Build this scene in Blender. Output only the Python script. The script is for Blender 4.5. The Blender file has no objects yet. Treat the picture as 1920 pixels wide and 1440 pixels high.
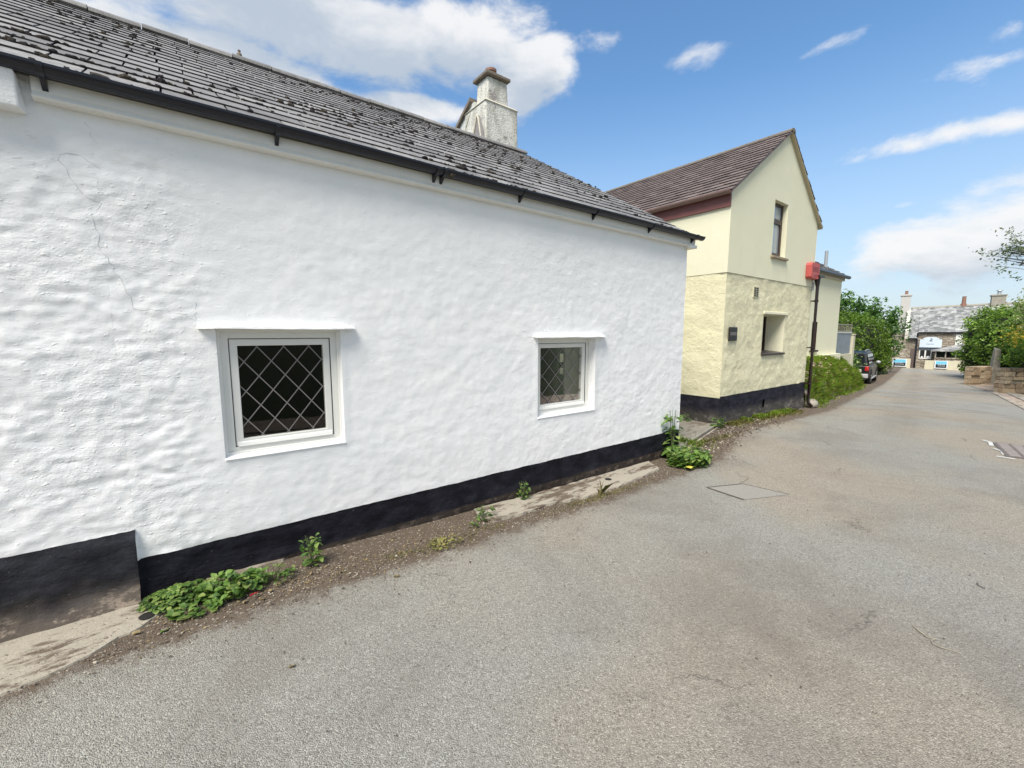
import bpy, math, random
import numpy as np
from mathutils import Matrix, Vector
random.seed(7); RNG = np.random.default_rng(7)
S = bpy.context.scene
COL = S.collection
R = math.radians

# ------------------------------------------------------------------ camera
CAM_D, CAM_H = 3.3, 1.6
PSI, PITCH = R(52.7), math.atan(94/800)
cam = bpy.data.cameras.new('camera'); camo = bpy.data.objects.new('camera', cam); COL.objects.link(camo)
cam.sensor_width = 36; cam.lens = 36*800/1920; cam.clip_start = .05; cam.clip_end = 3000
camo.location = (0, -CAM_D, CAM_H)
camo.rotation_euler = (R(90)-PITCH, 0, PSI-R(90))
S.camera = camo
# ------------------------------------------------------------------ exposure
S.view_settings.view_transform = 'Standard'; S.view_settings.look = 'None'
S.view_settings.exposure = 1.16; S.view_settings.gamma = 1
# ------------------------------------------------------------------ sun
SUN = Vector((-.68, -.31, 1.0)).normalized()
sl = bpy.data.lights.new('sun', 'SUN'); sl.energy = 2.4; sl.angle = R(28); sl.color = (1, .945, .85)
so = bpy.data.objects.new('sun', sl); COL.objects.link(so)
so.rotation_euler = SUN.to_track_quat('Z', 'Y').to_euler(); so.location = (0, 0, 30)

# ------------------------------------------------------------------ node helper
class NT:
    def __init__(s, tree): s.t = tree; s.nodes = tree.nodes; s.links = tree.links
    def n(s, typ, ins=None, **props):
        nd = s.nodes.new(typ)
        for k, v in props.items(): setattr(nd, k, v)
        if ins:
            for k, v in ins.items(): s.put(nd.inputs[k], v)
        return nd
    def put(s, sock, v):
        if isinstance(v, bpy.types.NodeSocket): s.links.new(v, sock)
        elif isinstance(v, bpy.types.Node): s.links.new(v.outputs[0], sock)
        else:
            try: sock.default_value = v
            except Exception:
                sock.default_value = (*v, 1)
    def m(s, op, a, b=0.0, c=None, clamp=False):
        nd = s.n('ShaderNodeMath', operation=op, use_clamp=clamp)
        s.put(nd.inputs[0], a); s.put(nd.inputs[1], b)
        if c is not None: s.put(nd.inputs[2], c)
        return nd.outputs[0]
    def vm(s, op, a, b=None):
        nd = s.n('ShaderNodeVectorMath', operation=op); s.put(nd.inputs[0], a)
        if b is not None: s.put(nd.inputs[1], b)
        return nd.outputs['Value'] if op in ('DOT_PRODUCT', 'LENGTH') else nd.outputs[0]
    def ss(s, v, lo, hi, a=0.0, b=1.0):
        nd = s.n('ShaderNodeMapRange', interpolation_type='SMOOTHSTEP')
        for k, x in zip(range(5), (v, lo, hi, a, b)): s.put(nd.inputs[k], x)
        return nd.outputs[0]
    def mix(s, f, a, b, mode='MIX'):
        nd = s.n('ShaderNodeMix', data_type='RGBA', blend_type=mode, clamp_factor=True)
        s.put(nd.inputs[0], f); s.put(nd.inputs[6], a if not isinstance(a, tuple) else (*a[:3], 1)); s.put(nd.inputs[7], b if not isinstance(b, tuple) else (*b[:3], 1))
        return nd.outputs[2]
    def noise(s, vec, scale, detail=3, rough=.5, dist=0.0, out='Fac'):
        nd = s.n('ShaderNodeTexNoise', {'Scale': scale, 'Detail': detail, 'Roughness': rough, 'Distortion': dist})
        if vec is not None: s.put(nd.inputs['Vector'], vec)
        return nd.outputs[out]
    def vor(s, vec, scale, feature='F1', out='Distance'):
        nd = s.n('ShaderNodeTexVoronoi', {'Scale': scale}, feature=feature); s.put(nd.inputs['Vector'], vec)
        return nd.outputs[out]
    def ramp(s, f, stops, interp='LINEAR'):
        nd = s.n('ShaderNodeValToRGB'); s.put(nd.inputs[0], f); cr = nd.color_ramp; cr.interpolation = interp
        while len(cr.elements) < len(stops): cr.elements.new(.5)
        for e, (p, c) in zip(cr.elements, stops): e.position = p; e.color = (*c, 1)
        return nd.outputs[0]

# ------------------------------------------------------------------ world: Nishita sky + clouds placed by compass direction
W = bpy.data.worlds.new('World'); S.world = W; W.use_nodes = True
n = NT(W.node_tree); n.nodes.clear()
sky = n.n('ShaderNodeTexSky', sky_type='NISHITA', sun_disc=False, sun_elevation=math.asin(SUN.z), sun_rotation=math.atan2(SUN.x, SUN.y), altitude=100, air_density=1.15, dust_density=.6, ozone_density=2.2)
SKY_S = .088
tc = n.n('ShaderNodeTexCoord'); dirv = n.vm('NORMALIZE', tc.outputs['Generated'])
sp = n.n('ShaderNodeSeparateXYZ', {0: dirv})
az = n.m('ARCTAN2', sp.outputs[1], sp.outputs[0]); el = n.m('ARCSINE', sp.outputs[2])
def cloud_density(dz):
    v = n.vm('ADD', dirv, (0, 0, dz)); v2 = n.vm('MULTIPLY', v, (1, 1, 2.0))
    wv = n.noise(v2, 2.6, 2, .5, out='Color')
    f1 = n.noise(v2, 5.0, 9, .60, .25)
    e2 = n.m('ADD', el, dz)
    sw = n.n('ShaderNodeSeparateColor', {0: wv})
    a2 = n.m('ADD', az, n.m('MULTIPLY', n.m('SUBTRACT', sw.outputs[0], .5), .16))
    e3 = n.m('ADD', e2, n.m('MULTIPLY', n.m('SUBTRACT', sw.outputs[1], .5), .09))
    tot = None
    for (a, e, ra, re, w) in [(1.311, .565, .31, .095, 1.15), (1.034, .570, .17, .068, 1.05), (1.45, .449, .27, .050, .92),
                          (.874, .526, .11, .045, .95), (1.149, .455, .17, .030, .80), (.902, .478, .08, .04, .75),
                          (.70, .54, .085, .036, .62), (.546, .514, .085, .022, .58), (.362, .469, .05, .011, .5),
                          (.163, .301, .13, .019, .62), (.09, .425, .04, .031, .5), (.121, .391, .10, .016, .52),
                          (.174, .125, .17, .06, .68), (.05, .148, .07, .04, .7), (.23, .09, .13, .075, .55), (.193, .199, .035, .009, .42), (.326, .318, .05, .009, .42),
                          (2.6, .5, .6, .16, .7), (-2.2, .5, .8, .35, 1.1), (-1.2, .65, .8, .3, 1.1), (-.8, .25, .35, .12, .9), (-1.8, 1.0, 1.0, .3, 1.0), (1.2, .13, 1.2, .09, .4), (2.9, .75, .9, .35, 1.0)]:  # mostly unseen clouds behind and left of camera, added for neutral ambient light
        dx = n.m('DIVIDE', n.m('SUBTRACT', a2, a), ra); dy = n.m('DIVIDE', n.m('SUBTRACT', e3, e), re)
        q = n.m('ADD', n.m('MULTIPLY', dx, dx), n.m('MULTIPLY', dy, dy))
        g = n.m('MULTIPLY', n.m('EXPONENT', n.m('MULTIPLY', q, -.8)), w)
        tot = g if tot is None else n.m('MAXIMUM', tot, g)
    return n.m('ADD', n.m('MULTIPLY', tot, .62), n.m('MULTIPLY', n.m('SUBTRACT', f1, .5), 1.25))
d0 = cloud_density(0.0); d1 = cloud_density(.055)
cov = n.ss(d0, .20, .47)
shade = n.ss(n.m('SUBTRACT', d1, n.m('MULTIPLY', d0, .10)), .16, .62)
ccol = n.mix(shade, (1.0, 1.0, 1.0), (.56, .635, .73))
hz = n.ss(el, -.02, .50, 1, 0)
skc = n.n('ShaderNodeHueSaturation', {'Hue': .498, 'Saturation': 1.17, 'Value': 1.0, 'Color': sky.outputs[0]})
skb = n.mix(n.m('MULTIPLY', hz, .80), skc.outputs[0], (2.75, 3.35, 4.15))
bg1 = n.n('ShaderNodeBackground', {'Color': skb, 'Strength': SKY_S})
bg2 = n.n('ShaderNodeBackground', {'Color': ccol, 'Strength': .43})
mx = n.n('ShaderNodeMixShader', {0: n.m('MULTIPLY', cov, .93), 1: bg1, 2: bg2})
out = n.n('ShaderNodeOutputWorld', {0: mx})

# ------------------------------------------------------------------ numpy noise
_P = RNG.permutation(4096); _G = RNG.normal(size=(4096, 3)); _G /= np.linalg.norm(_G, axis=1)[:, None]
def pn(x, y=0, z=0):
    x, y, z = np.broadcast_arrays(np.asarray(x, float), np.asarray(y, float), np.asarray(z, float))
    xi, yi, zi = np.floor(x).astype(int), np.floor(y).astype(int), np.floor(z).astype(int)
    fx_, fy_, fz_ = x-xi, y-yi, z-zi
    u, v, w = [t*t*t*(t*(t*6-15)+10) for t in (fx_, fy_, fz_)]
    r = 0
    for i in (0, 1):
        for j in (0, 1):
            for k in (0, 1):
                h = _P[(_P[(_P[(xi+i) & 4095]+yi+j) & 4095]+zi+k) & 4095]; g = _G[h]
                d = g[..., 0]*(fx_-i)+g[..., 1]*(fy_-j)+g[..., 2]*(fz_-k)
                r = r + d*(u if i else 1-u)*(v if j else 1-v)*(w if k else 1-w)
    return r*1.5
def fbm(x, y=0, z=0, o=4, g=.5):
    r = 0; a = 1
    for i in range(o):
        r = r + a*pn(np.asarray(x)*2**i+17.3*i, np.asarray(y)*2**i+5.1*i, np.asarray(z)*2**i+9.7*i); a *= g
    return r
def sst(a, b, x):
    t = np.clip((np.asarray(x, float)-a)/(b-a), 0, 1); return t*t*(3-2*t)

# ------------------------------------------------------------------ ground profile (the lane falls away)
GX = [-60, .2, 1.0, 3.0, 5.5, 8.0, 12, 18, 24, 30, 45, 60, 90]; GZ = [0, 0, -.025, -.075, -.095, -.10, -.2, -.50, -.80, -1.08, -1.37, -1.58, -1.8]
def g(x): return np.interp(x, GX, GZ)

# ------------------------------------------------------------------ mesh building
def mesh_obj(name, V, F, mats, parent=None, smooth=False, mi=None):
    me = bpy.data.meshes.new(name)
    V = np.asarray(V, float).reshape(-1, 3)
    if parent is not None and '_m' in ROOT.get(parent.name, {}):
        Mi = np.array(ROOT[parent.name]['_m'].inverted()); V = V@Mi[:3, :3].T+Mi[:3, 3]
    if isinstance(F, np.ndarray) and F.ndim == 2:
        me.vertices.add(len(V)); me.vertices.foreach_set('co', V.ravel())
        k = F.shape[1]; me.loops.add(F.size); me.loops.foreach_set('vertex_index', F.ravel().astype(np.int32))
        me.polygons.add(len(F)); me.polygons.foreach_set('loop_start', np.arange(0, F.size, k, dtype=np.int32))
        me.update(calc_edges=True); me.validate()
    else:
        me.from_pydata([tuple(v) for v in V], [], [tuple(int(i) for i in f) for f in F]); me.update()
    if not isinstance(mats, (list, tuple)): mats = [mats]
    for m_ in mats: me.materials.append(m_)
    if mi is not None: me.polygons.foreach_set('material_index', np.asarray(mi, np.int32))
    if smooth: me.polygons.foreach_set('use_smooth', np.ones(len(me.polygons), bool))
    o = bpy.data.objects.new(name, me); COL.objects.link(o)
    if parent is not None:
        o.parent = parent
        ROOT[o.name] = ROOT.get(parent.name, {})
    return o
ROOT = {}
def thing(name, label, cat, loc=(0, 0, 0), rz=0, group=None):
    o = bpy.data.objects.new(name, None); COL.objects.link(o); o.empty_display_size = .3
    o.location = loc; o.rotation_euler = (0, 0, rz); o['label'] = label; o['category'] = cat
    if group: o['group'] = group
    ROOT[o.name] = {'_m': Matrix.Translation(loc)@Matrix.Rotation(rz, 4, 'Z')}
    return o
def tag(o, label, cat, group=None, kind=None):
    o['label'] = label; o['category'] = cat
    if group: o['group'] = group
    if kind: o['kind'] = kind
    return o
def struct(o, label=None, kind='structure'):
    o['kind'] = kind
    if label: o['label'] = label
    return o
class MB:
    def __init__(s): s.V = []; s.F = []; s.M = []; s.T = None
    def add(s, V, F, m=0):
        b = len(s.V)
        for v in V:
            v = Vector(v)
            if s.T is not None: v = s.T@v
            s.V.append(tuple(v))
        for f in F: s.F.append(tuple(b+i for i in f)); s.M.append(m)
        return s
    def box(s, x0, x1, y0, y1, z0, z1, m=0):
        return s.add([(x0, y0, z0), (x1, y0, z0), (x1, y1, z0), (x0, y1, z0), (x0, y0, z1), (x1, y0, z1), (x1, y1, z1), (x0, y1, z1)],
                     [(3, 2, 1, 0), (4, 5, 6, 7), (0, 1, 5, 4), (1, 2, 6, 5), (2, 3, 7, 6), (3, 0, 4, 7)], m)
    def hexa(s, P, m=0):   # 8 points like box
        return s.add(P, [(3, 2, 1, 0), (4, 5, 6, 7), (0, 1, 5, 4), (1, 2, 6, 5), (2, 3, 7, 6), (3, 0, 4, 7)], m)
    def prism(s, pts, a, m=0):   # pts = list of 3D points (front), offset vector a->b
        a = Vector(a); k = len(pts); P = [tuple(Vector(p)) for p in pts]; Q = [tuple(Vector(p)+a) for p in pts]
        F = [tuple(range(k)), tuple(range(2*k-1, k-1, -1))]
        for i in range(k): j = (i+1) % k; F.append((j, i, k+i, k+j))
        return s.add(P+Q, F, m)
    def ring(s, x0, x1, z0, z1, w, y0, y1, wb=None, m=0):   # rectangular frame, mitred, facing -y
        wb = w if wb is None else wb
        o_ = [(x0, z0), (x1, z0), (x1, z1), (x0, z1)]; i_ = [(x0+w, z0+wb), (x1-w, z0+wb), (x1-w, z1-w), (x0+w, z1-w)]
        V = [(a, y0, b) for a, b in o_]+[(a, y0, b) for a, b in i_]+[(a, y1, b) for a, b in o_]+[(a, y1, b) for a, b in i_]
        F = []
        for i in range(4):
            j = (i+1) % 4
            F += [(i, j, 4+j, 4+i), (4+i, 4+j, 12+j, 12+i), (j, i, 8+i, 8+j), (8+j, 8+i, 12+i, 12+j)]
        return s.add(V, F, m)
    def tube(s, pts, r, n=10, m=0, caps=True):
        pts = [Vector(p) for p in pts]; b = len(s.V); rr = r if isinstance(r, (list, tuple)) else [r]*len(pts); V = []
        for i, p in enumerate(pts):
            d = (pts[min(i+1, len(pts)-1)]-pts[max(i-1, 0)]).normalized()
            u = d.cross(Vector((0, 0, 1)));
            if u.length < 1e-3: u = d.cross(Vector((1, 0, 0)))
            u.normalize(); v = d.cross(u)
            for k in range(n):
                a = 2*math.pi*k/n; V.append(tuple(p+(u*math.cos(a)+v*math.sin(a))*rr[i]))
        F = []
        for i in range(len(pts)-1):
            for k in range(n): k2 = (k+1) % n; F.append((i*n+k, i*n+k2, (i+1)*n+k2, (i+1)*n+k))
        if caps: F += [tuple(range(n-1, -1, -1)), tuple(range((len(pts)-1)*n, len(pts)*n))]
        return s.add(V, F, m)
    def lathe(s, c, prof, n=16, m=0):   # prof list (r,z)
        V = []; F = []
        for r_, z_ in prof:
            for k in range(n): a = 2*math.pi*k/n; V.append((c[0]+r_*math.cos(a), c[1]+r_*math.sin(a), c[2]+z_))
        for i in range(len(prof)-1):
            for k in range(n): k2 = (k+1) % n; F.append((i*n+k, i*n+k2, (i+1)*n+k2, (i+1)*n+k))
        F.append(tuple(range(n-1, -1, -1))); F.append(tuple(range((len(prof)-1)*n, len(prof)*n)))
        return s.add(V, F, m)
    def blob(s, c, rx, ry, rz, m=0, jit=.18, n=7, rings=4):
        V = []; F = []; ph = random.random()*9
        for i in range(1, rings):
            t = math.pi*i/rings
            for k in range(n):
                a = 2*math.pi*k/n+ph; q = 1+random.uniform(-jit, jit)
                V.append((c[0]+rx*q*math.sin(t)*math.cos(a), c[1]+ry*q*math.sin(t)*math.sin(a), c[2]+rz*q*math.cos(t)))
        V.append((c[0], c[1], c[2]+rz)); V.append((c[0], c[1], c[2]-rz)); T, B = len(V)-2, len(V)-1
        for i in range(rings-2):
            for k in range(n): k2 = (k+1) % n; F.append((i*n+k, (i+1)*n+k, (i+1)*n+k2, i*n+k2))
        for k in range(n): k2 = (k+1) % n; F.append((T, k, k2)); F.append((B, (rings-2)*n+k2, (rings-2)*n+k))
        return s.add(V, F, m)
    def build(s, name, mats, parent=None, smooth=False, bevel=0):
        o = mesh_obj(name, s.V, s.F, mats, parent, smooth, s.M)
        if bevel:
            b = o.modifiers.new('bevel', 'BEVEL'); b.width = bevel; b.segments = 2; b.limit_method = 'ANGLE'; b.angle_limit = R(40)
        return o
def wall_grid(us, zs, holes, P, clampz=None):
    """grid of cells over lines us, zs minus holes (u0,u1,z0,z1); P(U,Z)->xyz arrays"""
    us = np.array(sorted(set(np.round(list(us)+[h[0] for h in holes]+[h[1] for h in holes], 4))))
    zs = np.array(sorted(set(np.round(list(zs)+[h[2] for h in holes]+[h[3] for h in holes], 4))))
    U, Z = np.meshgrid(us, zs, indexing='ij')
    Zc = Z if clampz is None else np.minimum(Z, clampz(U))
    V = P(U, Zc).reshape(-1, 3); nz = len(zs); F = []
    um = (us[:-1]+us[1:])/2; zm = (zs[:-1]+zs[1:])/2
    keep = np.ones((len(um), len(zm)), bool)
    for h in holes: keep &= ~((um[:, None] > h[0]) & (um[:, None] < h[1]) & (zm[None] > h[2]) & (zm[None] < h[3]))
    if clampz is not None: keep &= ~((Zc[:-1, :-1] >= Zc[:-1, 1:]-1e-6) & (Zc[1:, :-1] >= Zc[1:, 1:]-1e-6))
    i, j = np.nonzero(keep); a = i*nz+j
    F = np.stack([a, a+nz, a+nz+1, a+1], 1)
    return V, F
def sheet(name, xs, lf, rf, off, mat, parent=None, ny=2):
    xs = np.asarray(xs, float); t = np.linspace(0, 1, ny)
    L = np.array([lf(x) for x in xs]); Rr = np.array([rf(x) for x in xs])
    Y = L[:, None]*(1-t)+Rr[:, None]*t; X = np.repeat(xs[:, None], ny, 1); Z = np.repeat(g(xs)[:, None], ny, 1)+off
    V = np.stack([X, Y, Z], -1).reshape(-1, 3); i, j = np.meshgrid(range(len(xs)-1), range(ny-1), indexing='ij'); a = (i*ny+j).ravel()
    F = np.stack([a, a+1, a+ny+1, a+ny], 1)
    return mesh_obj(name, V, F, mat, parent)

# ------------------------------------------------------------------ materials
def mat(name, fn, bump=None):
    m_ = bpy.data.materials.new(name); m_.use_nodes = True; t = NT(m_.node_tree); t.nodes.clear()
    b = t.n('ShaderNodeBsdfPrincipled'); o = t.n('ShaderNodeOutputMaterial', {0: b.outputs[0]})
    t.pos = t.n('ShaderNodeNewGeometry').outputs['Position']; t.b = b; t.o = o
    fn(t, b); return m_
def bump(t, h, dist, strength=1.0):
    nd = t.n('ShaderNodeBump', {'Height': h, 'Distance': dist, 'Strength': strength}); t.put(t.b.inputs['Normal'], nd.outputs[0])
def island(t): return t.n('ShaderNodeNewGeometry').outputs['Random Per Island']
def basic(name, col, rough=.6, metal=0, var=.12, vs=8, bd=0, bs=80, spec=.5):
    def f(t, b):
        nz = t.noise(t.pos, vs, 4, .6)
        c = t.mix(nz, tuple(x*(1-var*1.6) for x in col), tuple(min(1, x*(1+var)) for x in col))
        t.put(b.inputs['Base Color'], c); b.inputs['Roughness'].default_value = rough; b.inputs['Metallic'].default_value = metal
        b.inputs['Specular IOR Level'].default_value = spec
        if bd: bump(t, t.noise(t.pos, bs, 3, .6), bd)
    return mat(name, f)
def f_white(t, b):
    p = t.vm('MULTIPLY', t.pos, (1, 1, 1.5))
    c = t.mix(t.ss(t.noise(t.pos, 2.2, 4, .6), .35, .7), (.80, .805, .805), (.85, .845, .84))
    x = t.n('ShaderNodeSeparateXYZ', {0: t.pos}).outputs
    dirty = t.m('MULTIPLY', t.ss(x[2], .75, .22, 0, 1), t.ss(t.noise(p, 7, 5, .65), .42, .7))
    c = t.mix(t.m('MULTIPLY', dirty, .18), c, (.55, .50, .42))
    c = t.mix(t.m('MULTIPLY', t.ss(t.noise(p, 16, 4, .7), .66, .8), .15), c, (.60, .60, .58))
    t.put(b.inputs['Base Color'], c); b.inputs['Roughness'].default_value = .62; b.inputs['Specular IOR Level'].default_value = .35
    h = t.m('ADD', t.m('MULTIPLY', t.noise(p, 55, 5, .62), .6), t.m('ADD', t.m('MULTIPLY', t.noise(p, 13, 5, .62), 1.1), t.m('MULTIPLY', t.ss(t.noise(p, 30, 2, .5), .6, .75), .5)))
    h = t.m('MULTIPLY', h, t.m('ADD', .35, t.m('MULTIPLY', t.m('ADD', t.ss(x[0], 1.9, 3.4, 0, .8), t.ss(x[0], .4, -.3, 0, .9)), t.ss(t.noise(t.pos, 1.6, 4, .6), .35, .62))))
    bump(t, h, .0048)
M_white = mat('white_masonry_paint', f_white)
def f_plinth(dark, dust, zt):
    def f(t, b):
        x = t.n('ShaderNodeSeparateXYZ', {0: t.pos}).outputs
        p = t.vm('MULTIPLY', t.pos, (1, 1, 1.8))
        c = t.mix(t.ss(t.noise(p, 5, 6, .65), .35, .75), dark, tuple(d*2.4+.006 for d in dark))
        low = t.ss(t.m('ADD', x[2], t.m('MULTIPLY', t.m('SUBTRACT', t.noise(p, 4, 6, .65), .5), zt*1.3)), zt, 0, 0, 1)
        c = t.mix(t.m('MULTIPLY', low, .85), c, dust)
        c = t.mix(t.m('MULTIPLY', t.ss(x[2], zt*.75, .0, 0, 1), t.ss(t.noise(p, 6, 7, .75), .52, .60)), c, tuple(min(.4, d*2.2) for d in dust))
        c = t.mix(t.m('MULTIPLY', t.ss(t.noise(p, 38, 3, .6), .70, .76), .5), c, (.35, .33, .30))
        t.put(b.inputs['Base Color'], c); b.inputs['Roughness'].default_value = .8; b.inputs['Specular IOR Level'].default_value = .15
        bump(t, t.m('ADD', t.noise(p, 22, 6, .65), t.m('MULTIPLY', t.noise(p, 90, 3, .6), .3)), .009)
    return f
M_plinth = mat('black_bitumen_paint', f_plinth((.0065, .0065, .010), (.045, .035, .028), .03))
M_plinthL = mat('worn_grey_black_paint', f_plinth((.014, .0145, .018), (.12, .098, .078), .22))
M_plinthY = mat('scuffed_black_paint', f_plinth((.012, .012, .018), (.075, .068, .06), .22))
M_upvc = basic('white_plastic_frame', (.74, .735, .69), .35, var=.05, vs=5)
M_upvcW = basic('white_painted_moulding', (.80, .79, .75), .5, var=.06, vs=6, bd=.001)
M_hood = basic('white_painted_slate', (.82, .82, .82), .6, var=.05, bd=.004, bs=30)
def f_glass(t, b):
    b.inputs['Base Color'].default_value = (.0, .0, .0, 1)
    tr = t.n('ShaderNodeBsdfTransparent', {0: (.95, .96, .95, 1)}); gl = t.n('ShaderNodeBsdfGlossy', {'Roughness': .01, 'Color': (1, 1, 1, 1)})
    fr = t.n('ShaderNodeFresnel', {'IOR': 1.45}); f = t.m('MULTIPLY', fr.outputs[0], .62)
    mx_ = t.n('ShaderNodeMixShader', {0: f, 1: tr, 2: gl}); t.put(t.o.inputs[0], mx_)
M_glass = mat('window_glass', f_glass)
def f_darkglass(t, b):
    b.inputs['Base Color'].default_value = (.006, .007, .009, 1); b.inputs['Roughness'].default_value = .04; b.inputs['Specular IOR Level'].default_value = .7
M_dglass = mat('dark_glass', f_darkglass)
def f_skyglass(t, b):
    b.inputs['Base Color'].default_value = (.30, .34, .38, 1); b.inputs['Roughness'].default_value = .06; b.inputs['Specular IOR Level'].default_value = .9  # pale sky reflection painted into the pane's base colour
M_sglass = mat('painted_sky_glass', f_skyglass)
M_lead = basic('grey_lead_strip', (.19, .175, .17), .55, var=.1)
M_black = basic('black_plastic_gutter', (.010, .011, .02), .32, var=.3, vs=20)
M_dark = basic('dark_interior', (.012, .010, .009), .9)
M_inter = basic('brown_interior_plaster', (.10, .075, .06), .9, var=.3, vs=2)
M_curtain = basic('beige_roller_blind', (.33, .29, .24), .9, var=.1)
def f_slate(cols, moss, bd=.004):
    def f(t, b):
        c = t.ramp(island(t), [(i/(len(cols)-1), k) for i, k in enumerate(cols)])
        c = t.mix(t.m('MULTIPLY', t.ss(t.noise(t.pos, 14, 6, .7), .40, .72), .55), c, moss)
        c = t.mix(t.m('MULTIPLY', t.ss(t.noise(t.pos, 40, 3, .7), .60, .72), .45), c, tuple(min(1, k*1.5+.03) for k in cols[-1]))
        t.put(b.inputs['Base Color'], c); b.inputs['Roughness'].default_value = .75
        bump(t, t.noise(t.pos, 60, 5, .7), bd)
    return f
M_slate = mat('weathered_grey_roof_tile', f_slate([(.17, .165, .16), (.24, .232, .224), (.31, .30, .288)], (.085, .078, .074)))
M_brown = mat('brown_roof_tile', f_slate([(.12, .092, .083), (.155, .12, .108), (.20, .158, .142)], (.075, .06, .054)))
def f_fars(t, b):
    p = t.vm('MULTIPLY', t.pos, (1, 1, 1.6)); v = t.vor(p, 3.4, out='Color')
    s_ = t.n('ShaderNodeSeparateColor', {0: v}).outputs[0]
    c = t.ramp(s_, [(0, (.12, .125, .125)), (.5, (.24, .245, .24)), (1, (.43, .43, .41))])
    c = t.mix(t.ss(t.noise(t.pos, 3, 5, .7), .45, .7), c, (.19, .19, .175))
    t.put(b.inputs['Base Color'], c); b.inputs['Roughness'].default_value = .8; bump(t, s_, .03)
M_fars = mat('mottled_stone_slate', f_fars)
def f_moss(t, b):
    c = t.ramp(island(t), [(0, (.014, .011, .012)), (.6, (.035, .028, .026)), (1, (.075, .06, .04))]); t.put(b.inputs['Base Color'], c); b.inputs['Roughness'].default_value = 1
    bump(t, t.noise(t.pos, 150, 3, .7), .01)
M_edge = basic('shadow_moss_tile_edge', (.07, .064, .06), .95, var=.5, vs=18)  # tile fronts darkened for the shadow line between courses, and for moss
M_edgeb = basic('shadow_grime_tile_edge', (.06, .045, .04), .95, var=.4, vs=12)  # same painted shadow line, with grime, on the brown tile fronts
M_moss = mat('dry_dark_moss', f_moss)
def f_stained(t, b):
    p = t.vm('MULTIPLY', t.pos, (1, 1, .45)); c = t.mix(t.ss(t.noise(p, 5, 6, .7), .38, .66), (.72, .71, .65), (.46, .445, .385))
    c = t.mix(t.ss(t.noise(t.pos, 3.2, 6, .75), .56, .62), c, (.33, .30, .285))
    c = t.mix(t.m('MULTIPLY', t.ss(t.noise(t.pos, 24, 5, .7), .56, .68), .6), c, (.2, .185, .15))
    t.put(b.inputs['Base Color'], c); b.inputs['Roughness'].default_value = .8; bump(t, t.noise(t.pos, 30, 6, .65), .02)
M_chim = mat('stained_flaking_render', f_stained)
M_lime = basic('pale_lime_flaunching', (.62, .58, .48), .8, var=.15, bd=.006, bs=20)
M_clay = basic('terracotta_clay', (.28, .15, .11), .8, var=.25, vs=12, bd=.004)
M_capc = basic('weathered_cap_slab', (.21, .175, .14), .85, var=.3, vs=12, bd=.006)
def f_yel(rough_):
    def f(t, b):
        x = t.n('ShaderNodeSeparateXYZ', {0: t.pos}).outputs
        c = t.mix(t.noise(t.pos, 1.5, 4, .6), (.73, .685, .455), (.78, .735, .52)) if rough_ else t.mix(t.noise(t.pos, 1.5, 4, .6), (.715, .69, .50), (.76, .735, .56))
        if rough_:
            d = t.m('MULTIPLY', t.ss(t.noise(t.pos, 3.2, 7, .72), .44, .66), t.ss(x[0], 7.85, 8.0))
            c = t.mix(t.m('MULTIPLY', d, .32), c, (.40, .38, .27))
            c = t.mix(t.m('MULTIPLY', t.ss(t.noise(t.pos, 26, 4, .7), .62, .70), t.m('MULTIPLY', t.ss(x[0], 7.85, 8.1), .5)), c, (.26, .245, .18))
        else:
            s_ = t.ss(t.noise(t.vm('MULTIPLY', t.pos, (5, 5, .6)), 2, 5, .65), .56, .8); c = t.mix(t.m('MULTIPLY', s_, .22), c, (.42, .39, .28))
        t.put(b.inputs['Base Color'], c); b.inputs['Roughness'].default_value = .8
        bump(t, t.m('ADD', t.noise(t.pos, 70, 4, .65), t.m('MULTIPLY', t.noise(t.pos, 14, 4, .6), 1.5 if rough_ else .3)), .014 if rough_ else .005)
    return f
M_yelR = mat('rough_cream_render', f_yel(True)); M_yelS = mat('smooth_cream_render', f_yel(False))
M_maroon = basic('maroon_brown_board', (.19, .072, .065), .55, var=.15, vs=5)
M_brgut = basic('brown_plastic_gutter', (.20, .125, .11), .4, var=.1)
M_brpipe = basic('dark_brown_plastic_pipe', (.020, .011, .010), .35, var=.3)
M_brframe = basic('dark_brown_window_frame', (.050, .030, .022), .45, var=.2)
M_tilesill = basic('dark_quarry_tile_sill', (.045, .034, .034), .4, var=.25)
M_red = basic('faded_red_plastic', (.46, .085, .075), .5, var=.12)
M_redd = basic('darker_red_plastic', (.30, .05, .05), .5)
M_plaque = basic('black_slate_plaque', (.018, .015, .014), .4)
M_letter = basic('grey_etched_lettering', (.20, .19, .18), .6)
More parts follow.
